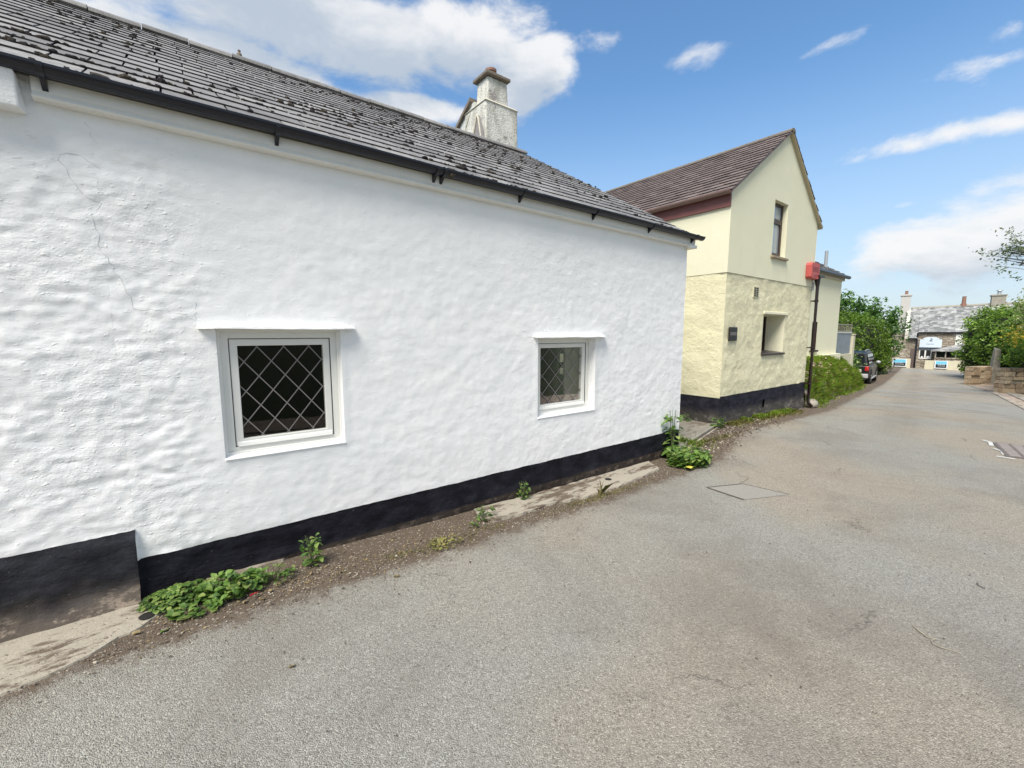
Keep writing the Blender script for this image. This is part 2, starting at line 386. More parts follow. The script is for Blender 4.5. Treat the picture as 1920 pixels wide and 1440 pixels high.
def f_asph(t, b):
    x = t.n('ShaderNodeSeparateXYZ', {0: t.pos}).outputs
    vc = t.n('ShaderNodeTexVoronoi', {'Vector': t.pos, 'Scale': 210.}); rs = t.n('ShaderNodeSeparateColor', {0: vc.outputs['Color']}).outputs
    vb = t.n('ShaderNodeTexVoronoi', {'Vector': t.pos, 'Scale': 105.}); rb = t.n('ShaderNodeSeparateColor', {0: vb.outputs['Color']}).outputs
    c = t.ramp(rs[0], [(0, (.235, .22, .193)), (.35, (.315, .297, .262)), (.72, (.365, .346, .307)), (.93, (.43, .41, .365)), (1, (.60, .58, .52))])
    c = t.mix(t.m('MULTIPLY', t.ss(rb[1], .90, .93), .7), c, (.19, .175, .15)); c = t.mix(t.m('MULTIPLY', t.ss(rb[0], .968, .975), .9), c, (.48, .46, .42))
    c = t.mix(t.m('MULTIPLY', t.noise(t.pos, 320, 2, .5), .25), c, (.20, .19, .17))
    cool = t.ss(t.noise(t.pos, .35, 3, .5), .42, .62); c = t.mix(1.0, c, t.mix(cool, (1.06, .985, .885), (.975, .995, .985)), 'MULTIPLY')
    st = t.ss(t.noise(t.pos, .75, 6, .62, .4), .46, .68)
    dx = t.m('SUBTRACT', x[0], 2.75); dy = t.m('SUBTRACT', x[1], -2.35)
    blob = t.ss(t.m('ADD', t.m('MULTIPLY', t.m('MULTIPLY', dx, dx), .55), t.m('MULTIPLY', dy, dy)), 0, .75, 1, 0)
    st = t.m('MAXIMUM', t.m('MULTIPLY', st, .8), t.m('MULTIPLY', blob, t.ss(t.noise(t.pos, 2.2, 6, .65), .3, .6)))
    trk = t.m('SUBTRACT', 1.0, t.ss(t.m('ABSOLUTE', t.m('SUBTRACT', t.m('SUBTRACT', x[1], t.m('MULTIPLY', t.m('MAXIMUM', t.m('SUBTRACT', x[0], 10), 0), .155)), -1.5)), .1, .55))
    trk = t.m('MULTIPLY', trk, t.m('MULTIPLY', t.ss(x[0], 7, 13), t.ss(t.noise(t.pos, 1.2, 5, .6), .32, .62)))
    st = t.m('MAXIMUM', st, t.m('MULTIPLY', trk, .9))
    c = t.mix(t.m('MULTIPLY', st, .45), c, (.17, .145, .118))
    # faint worn cracks
    cr = t.n('ShaderNodeTexVoronoi', {'Scale': .8}, feature='DISTANCE_TO_EDGE'); t.put(cr.inputs['Vector'], t.vm('ADD', t.vm('MULTIPLY', t.pos, (.55, 1.4, 1)), t.vm('MULTIPLY', t.noise(t.pos, 2.5, 5, .7, out='Color'), (.5, .5, .5))))
    crk = t.m('MULTIPLY', t.ss(cr.outputs[0], .012, .0, 0, 1), t.ss(t.noise(t.pos, 1.1, 3, .5), .52, .66))
    c = t.mix(t.m('MULTIPLY', crk, .35), c, (.05, .046, .04))
    # grit and soil swept up against the walls
    wy = t.m('MAXIMUM', t.m('MULTIPLY', t.m('SUBTRACT', x[0], 5.6), .33), 0); wy = t.m('MINIMUM', wy, .62)
    wy = t.m('ADD', wy, t.m('MULTIPLY', t.m('MAXIMUM', t.m('SUBTRACT', x[0], 12), 0), .15))
    dist = t.m('SUBTRACT', wy, x[1])
    edge = t.m('ADD', dist, t.m('MULTIPLY', t.m('SUBTRACT', t.noise(t.pos, 2.4, 6, .65), .5), .75))
    grit = t.m('MULTIPLY', t.ss(edge, .95, .5, 0, 1), t.ss(t.noise(t.pos, 45, 4, .7), .40, .62))
    c = t.mix(t.m('MULTIPLY', grit, .7), c, t.ramp(rs[1], [(0, (.085, .065, .05)), (.6, (.17, .135, .105)), (1, (.42, .38, .31))]))
    soil = t.ss(t.m('ADD', dist, t.m('MULTIPLY', t.m('SUBTRACT', t.noise(t.pos, 5, 6, .7), .5), .42)), .66, .52, 0, 1)
    sc = t.mix(t.noise(t.pos, 9, 6, .7), (.078, .052, .034), (.165, .122, .084))
    sc = t.mix(t.ss(rb[2], .93, .95), sc, (.36, .32, .26))
    c = t.mix(t.m('MULTIPLY', soil, .9), c, sc)
    t.put(b.inputs['Base Color'], c); b.inputs['Roughness'].default_value = .82; b.inputs['Specular IOR Level'].default_value = .4
    h = t.m('ADD', t.m('MULTIPLY', vc.outputs['Distance'], -1.2), t.m('ADD', t.m('MULTIPLY', t.noise(t.pos, 40, 4, .7), 1.4), t.m('MULTIPLY', crk, -1.5)))
    bump(t, h, .0055)
M_asph = mat('worn_asphalt', f_asph)
def f_conc(c1, c2, st):
    def f(t, b):
        c = t.mix(t.noise(t.pos, 6, 6, .65), c1, c2)
        c = t.mix(t.ss(t.noise(t.vm('MULTIPLY', t.pos, (.5, 1.5, 1)), 3.8, 7, .75), .49, .58), c, st)
        c = t.mix(t.m('MULTIPLY', t.ss(t.noise(t.pos, 60, 3, .7), .62, .7), .5), c, (.12, .095, .07))
        t.put(b.inputs['Base Color'], c); b.inputs['Roughness'].default_value = .85; bump(t, t.noise(t.pos, 35, 6, .7), .01)
    return f
M_conc = mat('stained_concrete', f_conc((.30, .27, .215), (.40, .36, .29), (.115, .085, .06)))
M_conc2 = mat('pale_concrete', f_conc((.30, .27, .22), (.38, .345, .28), (.19, .155, .115)))
M_kerb = mat('granite_kerb', f_conc((.34, .29, .235), (.44, .385, .31), (.22, .18, .14)))
M_pave = mat('pink_beige_paving', f_conc((.36, .28, .215), (.45, .36, .28), (.25, .2, .15)))
M_patch = basic('patched_asphalt', (.285, .268, .236), .85, var=.2, vs=90, bd=.006, bs=120)
M_tar = basic('tar_joint', (.12, .108, .095), .7)
def f_ground(t, b):
    c = t.mix(t.ss(t.noise(t.pos, 1.2, 6, .7), .4, .6), (.06, .075, .04), (.09, .08, .055)); c = t.mix(t.noise(t.pos, 20, 4, .7), c, (.045, .07, .02))
    t.put(b.inputs['Base Color'], c); b.inputs['Roughness'].default_value = .95; bump(t, t.noise(t.pos, 30, 5, .7), .05)
M_ground = mat('grassy_earth', f_ground)
def f_stone(t, b):
    r_ = island(t); c = t.ramp(r_, [(0, (.27, .19, .12)), (.35, (.40, .29, .18)), (.7, (.47, .37, .25)), (1, (.33, .27, .20))])
    c = t.mix(t.m('MULTIPLY', t.ss(t.noise(t.pos, 9, 6, .7), .45, .65), .6), c, (.16, .13, .10)); c = t.mix(t.m('MULTIPLY', t.ss(t.noise(t.pos, 5, 5, .7), .6, .7), .4), c, (.48, .44, .35))
    t.put(b.inputs['Base Color'], c); b.inputs['Roughness'].default_value = .85; bump(t, t.noise(t.pos, 22, 6, .7), .03)
M_stone = mat('tan_rubble_stone', f_stone)
M_gran = basic('lichened_granite', (.33, .305, .25), .85, var=.3, vs=7, bd=.015, bs=25)
def f_farwall(t, b):
    p = t.vm('MULTIPLY', t.pos, (1, 1, 2.0)); v = t.n('ShaderNodeTexVoronoi', {'Vector': p, 'Scale': 2.6}); s_ = t.n('ShaderNodeSeparateColor', {0: v.outputs['Color']}).outputs[0]
    c = t.ramp(s_, [(0, (.21, .165, .125)), (.5, (.31, .26, .20)), (1, (.40, .36, .29))])
    e = t.n('ShaderNodeTexVoronoi', {'Vector': p, 'Scale': 2.6}, feature='DISTANCE_TO_EDGE'); c = t.mix(t.ss(e.outputs[0], .06, .01, 0, 1), c, (.12, .10, .08))
    t.put(b.inputs['Base Color'], c); b.inputs['Roughness'].default_value = .85; bump(t, t.m('MINIMUM', e.outputs[0], .15), .15)
M_farwall = mat('brown_rubble_wall', f_farwall)
M_cream = basic('cream_block', (.58, .54, .40), .8, var=.12, vs=3, bd=.005)
M_signw = basic('pale_blue_white_sign', (.60, .68, .76), .5, var=.04)
M_ink = basic('grey_blue_lettering', (.12, .15, .2), .6)
M_pblue = basic('poster_sky_blue', (.16, .52, .70), .4, var=.1)
M_pdark = basic('poster_dark', (.012, .016, .025), .4, var=.5, vs=3)
M_pwhite = basic('poster_white_print', (.72, .74, .76), .5)
M_blue = basic('grey_blue_painted_timber', (.23, .27, .30), .7, var=.25, vs=6, bd=.004)
M_trel = basic('bare_weathered_timber', (.28, .25, .20), .8, var=.2, bd=.004)
M_bark = basic('brown_bark', (.055, .042, .03), .9, var=.3, vs=14, bd=.02, bs=25)
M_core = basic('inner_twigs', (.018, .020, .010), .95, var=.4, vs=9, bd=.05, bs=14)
def f_leaf(cols, tr=.35, big=1.1):
    def f(t, b):
        c = t.ramp(island(t), [(i/(len(cols)-1), k) for i, k in enumerate(cols)])
        c = t.mix(t.ss(t.noise(t.pos, big, 3, .6), .35, .65), t.mix(1.0, c, (.72, .72, .66), 'MULTIPLY'), t.mix(1.0, c, (1.18, 1.15, 1.05), 'MULTIPLY'))
        t.put(b.inputs['Base Color'], c); b.inputs['Roughness'].default_value = .5; b.inputs['Specular IOR Level'].default_value = .4
        ts = t.n('ShaderNodeBsdfTranslucent', {0: t.mix(1.0, c, (1.25, 1.5, .7), 'MULTIPLY')}); mx_ = t.n('ShaderNodeMixShader', {0: tr, 1: b.outputs[0], 2: ts}); t.put(t.o.inputs[0], mx_)
    return f
M_hedge = mat('conifer_hedge_leaf', f_leaf([(.05, .10, .015), (.10, .18, .023), (.21, .33, .04)]))
M_tree = mat('broad_tree_leaf', f_leaf([(.05, .11, .028), (.09, .19, .045), (.17, .31, .08)]))
M_hedgeR = mat('yew_hedge_leaf', f_leaf([(.08, .145, .025), (.15, .26, .04), (.28, .42, .075)]))
M_dull = mat('dull_thorn_leaf', f_leaf([(.06, .085, .045), (.11, .15, .075), (.22, .27, .15)]))
M_pale = mat('pale_cream_leaf', f_leaf([(.18, .24, .08), (.38, .42, .22), (.62, .60, .42)]))
M_yflow = mat('yellow_petal', f_leaf([(.70, .50, .05), (.80, .62, .12)], .25))
M_weed = mat('weed_leaf', f_leaf([(.04, .09, .022), (.085, .165, .035), (.15, .26, .06), (.30, .36, .12)], .3, 9))
M_grass = mat('grass_blade', f_leaf([(.18, .30, .04), (.32, .46, .08), (.48, .58, .14), (.50, .45, .20)], .5, 3))
M_dry = mat('dry_moss_grass', f_leaf([(.15, .15, .04), (.24, .24, .07), (.30, .23, .11)], .2, 5))
M_stem = basic('green_brown_stem', (.10, .12, .045), .7)
M_deadleaf = mat('dead_leaf', f_leaf([(.20, .15, .08), (.34, .26, .14)], .1, 5))
M_carb = basic('black_car_paint', (.008, .009, .010), .28, var=.1, spec=.7)
M_tyre = basic('black_rubber', (.012, .012, .012), .9)
M_alloy = basic('silver_alloy', (.45, .45, .46), .35, metal=.7)
M_silver = basic('silver_plastic', (.42, .42, .43), .4)
M_tail = basic('red_lamp_lens', (.40, .02, .02), .2)
M_iron = basic('rusty_drain_iron', (.17, .145, .13), .7, metal=.2, var=.35, vs=20, bd=.004)
M_paint = basic('worn_white_road_paint', (.60, .60, .57), .7, var=.25, vs=25)
M_zinc = basic('galvanised_steel', (.45, .47, .48), .4, metal=.5)
M_pebble = mat('grit', lambda t, b: (t.put(b.inputs['Base Color'], t.ramp(island(t), [(0, (.07, .052, .04)), (.7, (.20, .16, .12)), (1, (.50, .45, .36))])), setattr(b.inputs['Roughness'], 'default_value', .9)))

# ------------------------------------------------------------------ leaf clouds
def leaf_cloud(name, P, N, size, matl, parent=None, aspect=.55, jit=.9, fold=0):
    """P points, N preferred normals; each leaf a rhombus"""
    k = len(P); s_ = size*RNG.uniform(.6, 1.3, k)[:, None]
    nn = N+RNG.normal(size=(k, 3))*jit; nn /= np.linalg.norm(nn, axis=1)[:, None]
    t = RNG.normal(size=(k, 3)); t -= nn*(t*nn).sum(1)[:, None]; t /= np.linalg.norm(t, axis=1)[:, None]; u = np.cross(nn, t)
    V = np.stack([P-t*s_, P+u*s_*aspect+nn*s_*.12, P+t*s_, P-u*s_*aspect+nn*s_*.12], 1).reshape(-1, 3)
    F = np.arange(4*k).reshape(k, 4)
    return mesh_obj(name, V, F, matl, parent)
def blob_points(blobs, n_, p=3.0, depth=.3, rough=.18, freq=1.0, zmin=-9, holes=0.0):
    P = []; N = []
    area = np.array([b['r'][0]*b['r'][1]+b['r'][1]*b['r'][2]+b['r'][0]*b['r'][2] for b in blobs]); area = area/area.sum()
    for b, w in zip(blobs, area):
        k = int(n_*w); c = np.array(b['c'], float); r = np.array(b['r'], float); a = b.get('a', 0); ca, sa = math.cos(a), math.sin(a)
        Rm = np.array([[ca, -sa, 0], [sa, ca, 0], [0, 0, 1]])
        d = RNG.normal(size=(k, 3))/1.0*r; d /= np.linalg.norm(d, axis=1)[:, None]
        q = ((np.abs(d/r))**p).sum(1)**(-1/p); pts = d*q[:, None]
        nr = np.sign(d)*np.abs(pts/r)**(p-1)/r; nr /= np.linalg.norm(nr, axis=1)[:, None]
        W_ = pts@Rm.T+c; nr = nr@Rm.T
        nz = fbm(W_[:, 0]*freq, W_[:, 1]*freq, W_[:, 2]*freq, 3)
        off = nz*rough*2-RNG.random(k)**1.5*depth
        W_ = W_+nr*off[:, None]
        keep = W_[:, 2] > np.maximum(zmin, g(W_[:, 0])+.02)
        if holes: keep &= fbm(W_[:, 0]*1.7+9, W_[:, 1]*1.7, W_[:, 2]*1.7, 2) > -holes
        P.append(W_[keep]); N.append(nr[keep])
    return np.concatenate(P), np.concatenate(N)
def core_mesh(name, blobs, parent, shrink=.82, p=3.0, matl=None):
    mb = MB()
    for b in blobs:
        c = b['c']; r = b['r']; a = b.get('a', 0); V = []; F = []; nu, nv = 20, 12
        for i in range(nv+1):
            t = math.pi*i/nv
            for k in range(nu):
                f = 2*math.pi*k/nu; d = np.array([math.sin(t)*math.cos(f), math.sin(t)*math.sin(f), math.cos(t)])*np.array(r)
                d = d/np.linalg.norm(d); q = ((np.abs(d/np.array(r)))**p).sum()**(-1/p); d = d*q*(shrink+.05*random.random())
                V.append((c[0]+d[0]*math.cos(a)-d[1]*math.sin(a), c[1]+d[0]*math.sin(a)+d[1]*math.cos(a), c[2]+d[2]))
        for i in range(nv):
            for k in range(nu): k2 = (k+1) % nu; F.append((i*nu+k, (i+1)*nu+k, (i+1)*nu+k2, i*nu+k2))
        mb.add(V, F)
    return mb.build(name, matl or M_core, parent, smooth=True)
def hedge(name, label, cat, blobs, n_, size, matl, p=3.5, base=None, **kw):
    b0 = blobs[0]['c']; t = thing(name, label, cat, (b0[0], b0[1], float(g(b0[0]))))
    P, N = blob_points(blobs, n_, p=p, **kw); N = N+np.array([0, 0, .35])
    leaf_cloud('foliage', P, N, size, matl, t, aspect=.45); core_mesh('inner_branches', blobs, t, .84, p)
    return t
def blades(P, h, w, lean=.35):
    k = len(P); hh = h*RNG.uniform(.5, 1.25, k)[:, None]; a = RNG.uniform(0, 2*np.pi, k); d = np.stack([np.cos(a), np.sin(a), np.zeros(k)], 1)
    s_ = np.stack([-np.sin(a), np.cos(a), np.zeros(k)], 1)*w; up = np.array([0, 0, 1.]); l = RNG.uniform(.1, 1, k)[:, None]*lean
    m1 = P+up*hh*.55+d*hh*l*.4; tip = P+up*hh*(1-.3*l)+d*hh*l*1.3
    V = np.stack([P-s_, P+s_, m1+s_*.8, tip, m1-s_*.8], 1).reshape(-1, 3)
    return V, np.arange(5*k).reshape(k, 5)
def broad_leaves(mb, c, rad, n_, size, hgt, el=(.1, 1.1), width=.36):
    """rosette of curved broad leaves"""
    for i in range(n_):
        a = random.uniform(0, 2*math.pi); rr = rad*math.sqrt(random.random())*.8; bx = c[0]+rr*math.cos(a+1)*1.0; by = c[1]+rr*math.sin(a+1)*.75
        s_ = size*random.uniform(.55, 1.3); e = random.uniform(*el); z0 = c[2]+random.random()**1.6*hgt
        d = Vector((math.cos(a)*math.cos(e), math.sin(a)*math.cos(e), math.sin(e))); sd = Vector((-math.sin(a), math.cos(a), random.uniform(-.35, .35))); w = s_*width
        V = []; p = Vector((bx, by, z0)); seg = 4
        for k in range(seg+1):
            t = k/seg; ww = w*math.sin(math.pi*(t*.86+.07))**.8; q = p+d*s_*t-Vector((0, 0, 1))*s_*.45*t*t
            q.z = max(q.z, c[2]+.004+.003*k)
            V += [q-sd*ww+Vector((0, 0, ww*.25)), q-Vector((0, 0, ww*.12)), q+sd*ww+Vector((0, 0, ww*.25))]
        F = []
        for k in range(seg): b = k*3; F += [(b, b+1, b+4, b+3), (b+1, b+2, b+5, b+4)]
        mb.add(V, F)
def pebbles(name, n_, xr, yf, r=(.003, .011), matl=None):
    mb = MB()
    for i in range(n_):
        x = random.uniform(*xr); y = yf(x); q = random.uniform(*r)*(1 if random.random() < .9 else 1.7)
        mb.blob((x, y, float(g(x))+.006+q*.35), q, q*random.uniform(.6, 1), q*.6, n=5, rings=3, jit=.3)
    return mb.build(name, matl or M_pebble)

# ================================================================== GROUND, LANE
xs_all = sorted(set(list(np.arange(-60, 90.01, .5))+[-600, -300, -150, 150, 300, 600]))
YG = [-600, -200, -60, -20, -8, 0, 8, 20, 60, 200, 600]
X_, Y_ = np.meshgrid(xs_all, YG, indexing='ij'); Vg = np.stack([X_, Y_, g(X_)-.03], -1).reshape(-1, 3)
i_, j_ = np.meshgrid(range(len(xs_all)-1), range(len(YG)-1), indexing='ij'); a_ = (i_*len(YG)+j_).ravel()
struct(mesh_obj('ground', Vg, np.stack([a_, a_+len(YG), a_+len(YG)+1, a_+1], 1), M_ground))
def road_l(x): return float(np.interp(x, [-30, 5.5, 5.6, 7.8, 7.85, 12, 13, 17.5, 23.5, 26.5, 27, 32, 34, 42, 44, 47, 52, 60], [0.02, .02, .12, .66, .62, .62, .85, 1.55, 2.42, 3.1, 5.2, 5.6, 4.2, 5.2, 7, 20, 25, 25]))
def kerb_y(x): return float(np.interp(x, [-30, 0, 10, 18.7, 28.4, 33.5, 38, 40, 43], [-5.2, -4.6, -3.75, -2.61, -1.28, .02, .45, .75, 1.2]))
def road_r(x): return kerb_y(x) if x < 44 else float(np.interp(x, [44, 47, 60], [1.0, -14, -20]))
rx = np.arange(-30, 60.01, .25)
struct(sheet('road', rx, road_l, road_r, 0.0, M_asph, ny=6))
# right side: kerb, pavement
mb = MB(); kx = np.arange(-30, 33.5, .9)
for a, b in zip(kx[:-1], kx[1:]):
    ya, yb = kerb_y(a), kerb_y(b-.012); za, zb = float(g(a)), float(g(b))
    mb.hexa([(a, ya-.16, za-.1), (b-.012, yb-.16, zb-.1), (b-.012, yb, zb-.1), (a, ya, za-.1), (a, ya-.16, za+.035), (b-.012, yb-.16, zb+.035), (b-.012, yb, zb+.025), (a, ya, za+.025)])
struct(mb.build('kerb', M_kerb, bevel=.012))
struct(sheet('pavement', np.arange(-30, 33.51, .5), lambda x: kerb_y(x)-.165, lambda x: kerb_y(x)-(1.1 if x < 28 else .9), .02, M_pave))
mb = MB()
for i in range(26):
    a = 17+i*.46; ya = kerb_y(a)-.42; z = float(g(a+.2))+.025
    mb.hexa([(a, ya-.34, z), (a+.43, ya-.34+.06, z-.02), (a+.43, ya+.06, z-.02), (a, ya, z), (a, ya-.34, z+.03), (a+.43, ya-.28, z+.015), (a+.43, ya+.06, z+.015), (a, ya, z+.03)])
struct(mb.build('pavement_edging', M_conc2, bevel=.006))
# driveway mouth between the walls
V = []; F = []
dr = [(28.3, -1.42), (33.4, -.05), (36.9, -.62), (40, -5), (33, -6.0), (29.1, -1.75)]
V = [(x, y, float(g(x))+.02) for x, y in dr]; struct(mesh_obj('driveway', V, [tuple(range(len(dr)))][::-1], M_pave))
# drain cover + paint
t = thing('drain_cover', 'square ribbed iron drain cover at the right edge of the lane', 'drain cover', (9.8, -3.0, float(g(9.8))))
gz = lambda x: float(g(x))
mb = MB(); c0 = np.array([9.12, -2.86]); e1 = np.array([1.2, .22]); e2 = np.array([.12, -.62]);
def gp(a, b, dz): q = c0+e1*a+e2*b; return (q[0], q[1], gz(q[0])+dz)
mb.prism([gp(0, 0, .0), gp(1, 0, .0), gp(1, 1, .0), gp(0, 1, .0)], (0, 0, .012), 0)
mb.build('cover_plate', M_iron, t)
mb = MB()
for i in range(12):
    for k in range(4):
        a = .05+i*.078; b = .06+k*.235; mb.hexa([gp(a, b, .0125), gp(a+.045, b+.03, .0125), gp(a+.045, b+.2, .0125), gp(a, b+.17, .0125), gp(a, b, .02), gp(a+.045, b+.03, .02), gp(a+.045, b+.2, .02), gp(a, b+.17, .02)])
mb.build('raised_ribs', basic('worn_light_iron', (.30, .265, .245), .7, var=.3, vs=20), t)
mb = MB()
def stroke(pts, w, mb, dz=.006):
    for (x0, y0), (x1, y1) in zip(pts[:-1], pts[1:]):
        d = np.array([x1-x0, y1-y0]); d /= np.linalg.norm(d); nn = np.array([-d[1], d[0]])*w/2
        q = [(x0+nn[0], y0+nn[1]), (x1+nn[0], y1+nn[1]), (x1-nn[0], y1-nn[1]), (x0-nn[0], y0-nn[1])]
        mb.prism([(x, y, gz(x)+dz) for x, y in q], (0, 0, .003))
stroke([(10.45, -2.52), (10.3, -2.62), (9.95, -2.66)], .05, mb); tag(mb.build('road_paint_mark', M_paint), 'white painted line piece at the far left corner of the drain cover', 'road marking', 'painted lines round the drain cover'); mb = MB(); stroke([(9.7, -2.70), (9.55, -2.80), (9.25, -2.84)], .05, mb, .0062); tag(mb.build('road_paint_mark', M_paint), 'white painted line piece beside the middle of the drain cover', 'road marking', 'painted lines round the drain cover'); mb = MB(); stroke([(9.02, -2.78), (9.0, -2.95)], .06, mb, .0066); stroke([(9.03, -3.1), (9.1, -3.4)], .03, mb, .0066)
tag(mb.build('road_paint_mark', M_paint), 'white painted line piece at the near corner of the drain cover', 'road marking', 'painted lines round the drain cover')
# asphalt patch
pp = [(4.46, -.99), (4.90, -1.17), (4.96, -1.62), (4.42, -1.40)]
t = thing('trench_patch', 'small smooth rectangular repair patch in the lane near the cottage corner', 'road patch', (4.7, -1.3, 0))
mesh_obj('patch_surface', [(x, y, gz(x)+.004) for x, y in pp], [(3, 2, 1, 0)], M_patch, t)
mb = MB(); stroke(pp[:2], .013, mb); stroke([pp[0], pp[3]], .016, mb, .0063); stroke([pp[1], pp[2]], .007, mb, .0067); mb.build('tar_joint', M_tar, t)
# loose ledges along the cottage foot
def ledge(name, pts, z, matl, label):
    mb = MB(); n_ = len(pts); P = []
    for i in range(n_):
        a = np.array(pts[i]); b = np.array(pts[(i+1) % n_]); L = np.linalg.norm(b-a); k = max(1, int(L/.05))
        for q in range(k):
            w = a+(b-a)*q/k
            if -w[1] > .02 and w[1] < 3: w = w+np.array([float(pn(w[0]*7, w[1]*7)), float(pn(w[0]*7+40, w[1]*9))])*.035
            P.append((w[0], min(w[1], pts[0][1]) if pts[0][1] <= .02 else w[1]))
    T = [(x, y, gz(x)+z) for x, y in P]; B = [(x*1.0, y-.012, gz(x)-.02) for x, y in P]; k = len(P)
    F = [tuple(range(k-1, -1, -1))]+[((i+1) % k, i, k+i, k+(i+1) % k) for i in range(k)]
    o = mesh_obj(name, T+B, F, matl); bm_fix(o); struct(o, label); return o
def bm_fix(o):
    import bmesh
    b = bmesh.new(); b.from_mesh(o.data); bmesh.ops.recalc_face_normals(b, faces=b.faces); b.to_mesh(o.data); b.free()
ledge('concrete_footing', [(2.05, -.03), (4.75, -.03), (4.6, -.30), (4.15, -.36), (3.6, -.42), (3.1, -.40), (2.75, -.33), (2.45, -.36), (2.05, -.35), (1.98, -.2)], .022, M_conc, None)
ledge('concrete_gutter', [(-4, -.03), (.0, -.03), (-.08, -.16), (-.30, -.34), (-.62, -.52), (-1.2, -.62), (-4, -.66)], .009, M_conc, None)
ledge('concrete_strip', [(.0, -.012), (.46, -.012), (.44, -.045), (.02, -.10)], .016, M_conc2, None)
mb = MB(); mb.lathe((-.285, -.262, .0175), [(.036, 0), (.030, .001), (.0, .0011)], 14); tag(mb.build('drain_hole', M_dark), 'dark round drain hole in the concrete gutter left of the clover weed', 'hole')
mb = MB(); mb.lathe((3.75, -.20, .0125+gz(3.75)+.012), [(.04, 0), (.0, .001)], 12); tag(mb.build('drain_hole', M_dark), 'small dark hole in the pale concrete footing under the far window', 'hole')
# alley surface and threshold
struct(mesh_obj('alley_paving', [(5.5, .13, -.075), (7.8, .72, -.085), (7.8, 9, -.05), (5.5, 9, -.05)], [(0, 1, 2, 3)], M_conc2))
mb = MB(); mb.hexa([(5.54, .02, -.12), (7.78, .58, -.12), (7.78, .70, -.12), (5.54, .14, -.12), (5.54, .02, -.050), (7.78, .58, -.060), (7.78, .70, -.060), (5.54, .14, -.050)])
struct(mb.build('alley_threshold', M_gran)); 
mb = MB(); mb.hexa([(5.54, -.06, -.12), (7.6, .47, -.12), (7.6, .50, -.12), (5.54, -.03, -.12), (5.54, -.06, -.068), (7.6, .47, -.075), (7.6, .50, -.075), (5.54, -.03, -.068)])
struct(mb.build('alley_edging', M_kerb))
struct(pebbles('grit', 5200, (-1.2, 6.0), lambda x: -(.08+abs(random.gauss(.34, .14))), (.0015, .006)), kind='stuff')
struct(pebbles('loose_gravel', 1500, (5.7, 9.5), lambda x: random.gauss(-.05+(x-5.7)*.12, .16), (.006, .016)), kind='stuff')
struct(pebbles('lane_chippings', 900, (-.8, 7), lambda x: random.uniform(-3.6, -.6), (.002, .005)), kind='stuff')

# ================================================================== WHITE COTTAGE
CX0, CX1, EZ = -4.0, 5.50, 2.92
RP = R(31); RY, RZ = 3.7, 5.16
cot = thing('white_cottage', 'long low white rendered cottage with slate roof and black painted base', 'cottage', (0, 0, 0))
def wd(x, z, left=False):
    w = 1-sst(-.12, .30, x+.18*pn(z*1.7, 3.3)); wr = sst(1.9, 3.2, x)*.5+.15
    wob = pn(x*1.5+4, z*1.2)*.25
    lum = fbm(x*3.6+wob, z*5.2+wob*2, 0, 5, .58)
    rid = 1-np.abs(pn(x*7, z*14, 5))*2
    rag = sst(.0, .5, fbm(x*2.1, z*2.6, 33, 3))
    d = w*(.0058*lum+(.0028+.0032*rag)*rid+.0042*fbm(x*11, z*19, 21, 4, .6))+wr*(.0016+.0036*rag)*(fbm(x*5, z*6.5, 7, 4, .6)+.35*rid)+.006*fbm(x*.9, z*1.1, 2, 2)+.0010*pn(x*22, z*30)
    d = d+ (1-w)*.003*fbm(x*7, z*9, 11, 3)
    step = np.where(np.asarray(x) <= (-.3199 if not left else -.3201+.0004), 1.0, 0.0)*(1-sst(.37, .43, z))*.024
    fade = sst(2.86, 2.74, z)
    return -(d*1.0+step*1.0)
def near_hole(x, z, holes, r=.07):
    m = np.zeros_like(x)
    for h in holes:
        dx = np.maximum(np.maximum(h[0]-x, x-h[1]), 0); dz = np.maximum(np.maximum(h[2]-z, z-h[3]), 0)
        m = np.maximum(m, 1-sst(0, r, np.sqrt(dx*dx+dz*dz)))
    return m
holes = [(.155, .915, .785, 1.635), (2.845, 3.705, .735, 1.565)]
def Pw(U, Z, left=False):
    y = wd(U, Z, left); k = near_hole(U, Z, holes); y = y*(1-k)+(-.004)*k
    return np.stack([U, y, Z], -1)
def ptop(x): return np.where(np.asarray(x) < -.3195, .435, .250)+.006*pn(np.asarray(x)*5, 1)+.003*pn(np.asarray(x)*19, 2)
VV = []; FF = []; b0 = 0
for (ua, ub, zlo, lf) in ((CX0, -.32, .435, True), (-.32, CX1, .25, False)):
    us = list(np.arange(ua, min(-1.0, ub), .06))+list(np.arange(max(ua, -1.0), ub, .0145))+[ub]
    zs = list(np.arange(zlo, 2.93, .0145))+[2.93]
    hs = [] if lf else holes
    def PP(U, Z, zlo=zlo, lf=lf):
        Zn = Z+np.where(Z <= zlo+1e-4, ptop(U+(-1e-3 if lf else 1e-3))-zlo, 0); return Pw(U, Zn, lf)
    V, F = wall_grid(us, zs, hs, PP); VV.append(V); FF.append(F+b0); b0 += len(V)
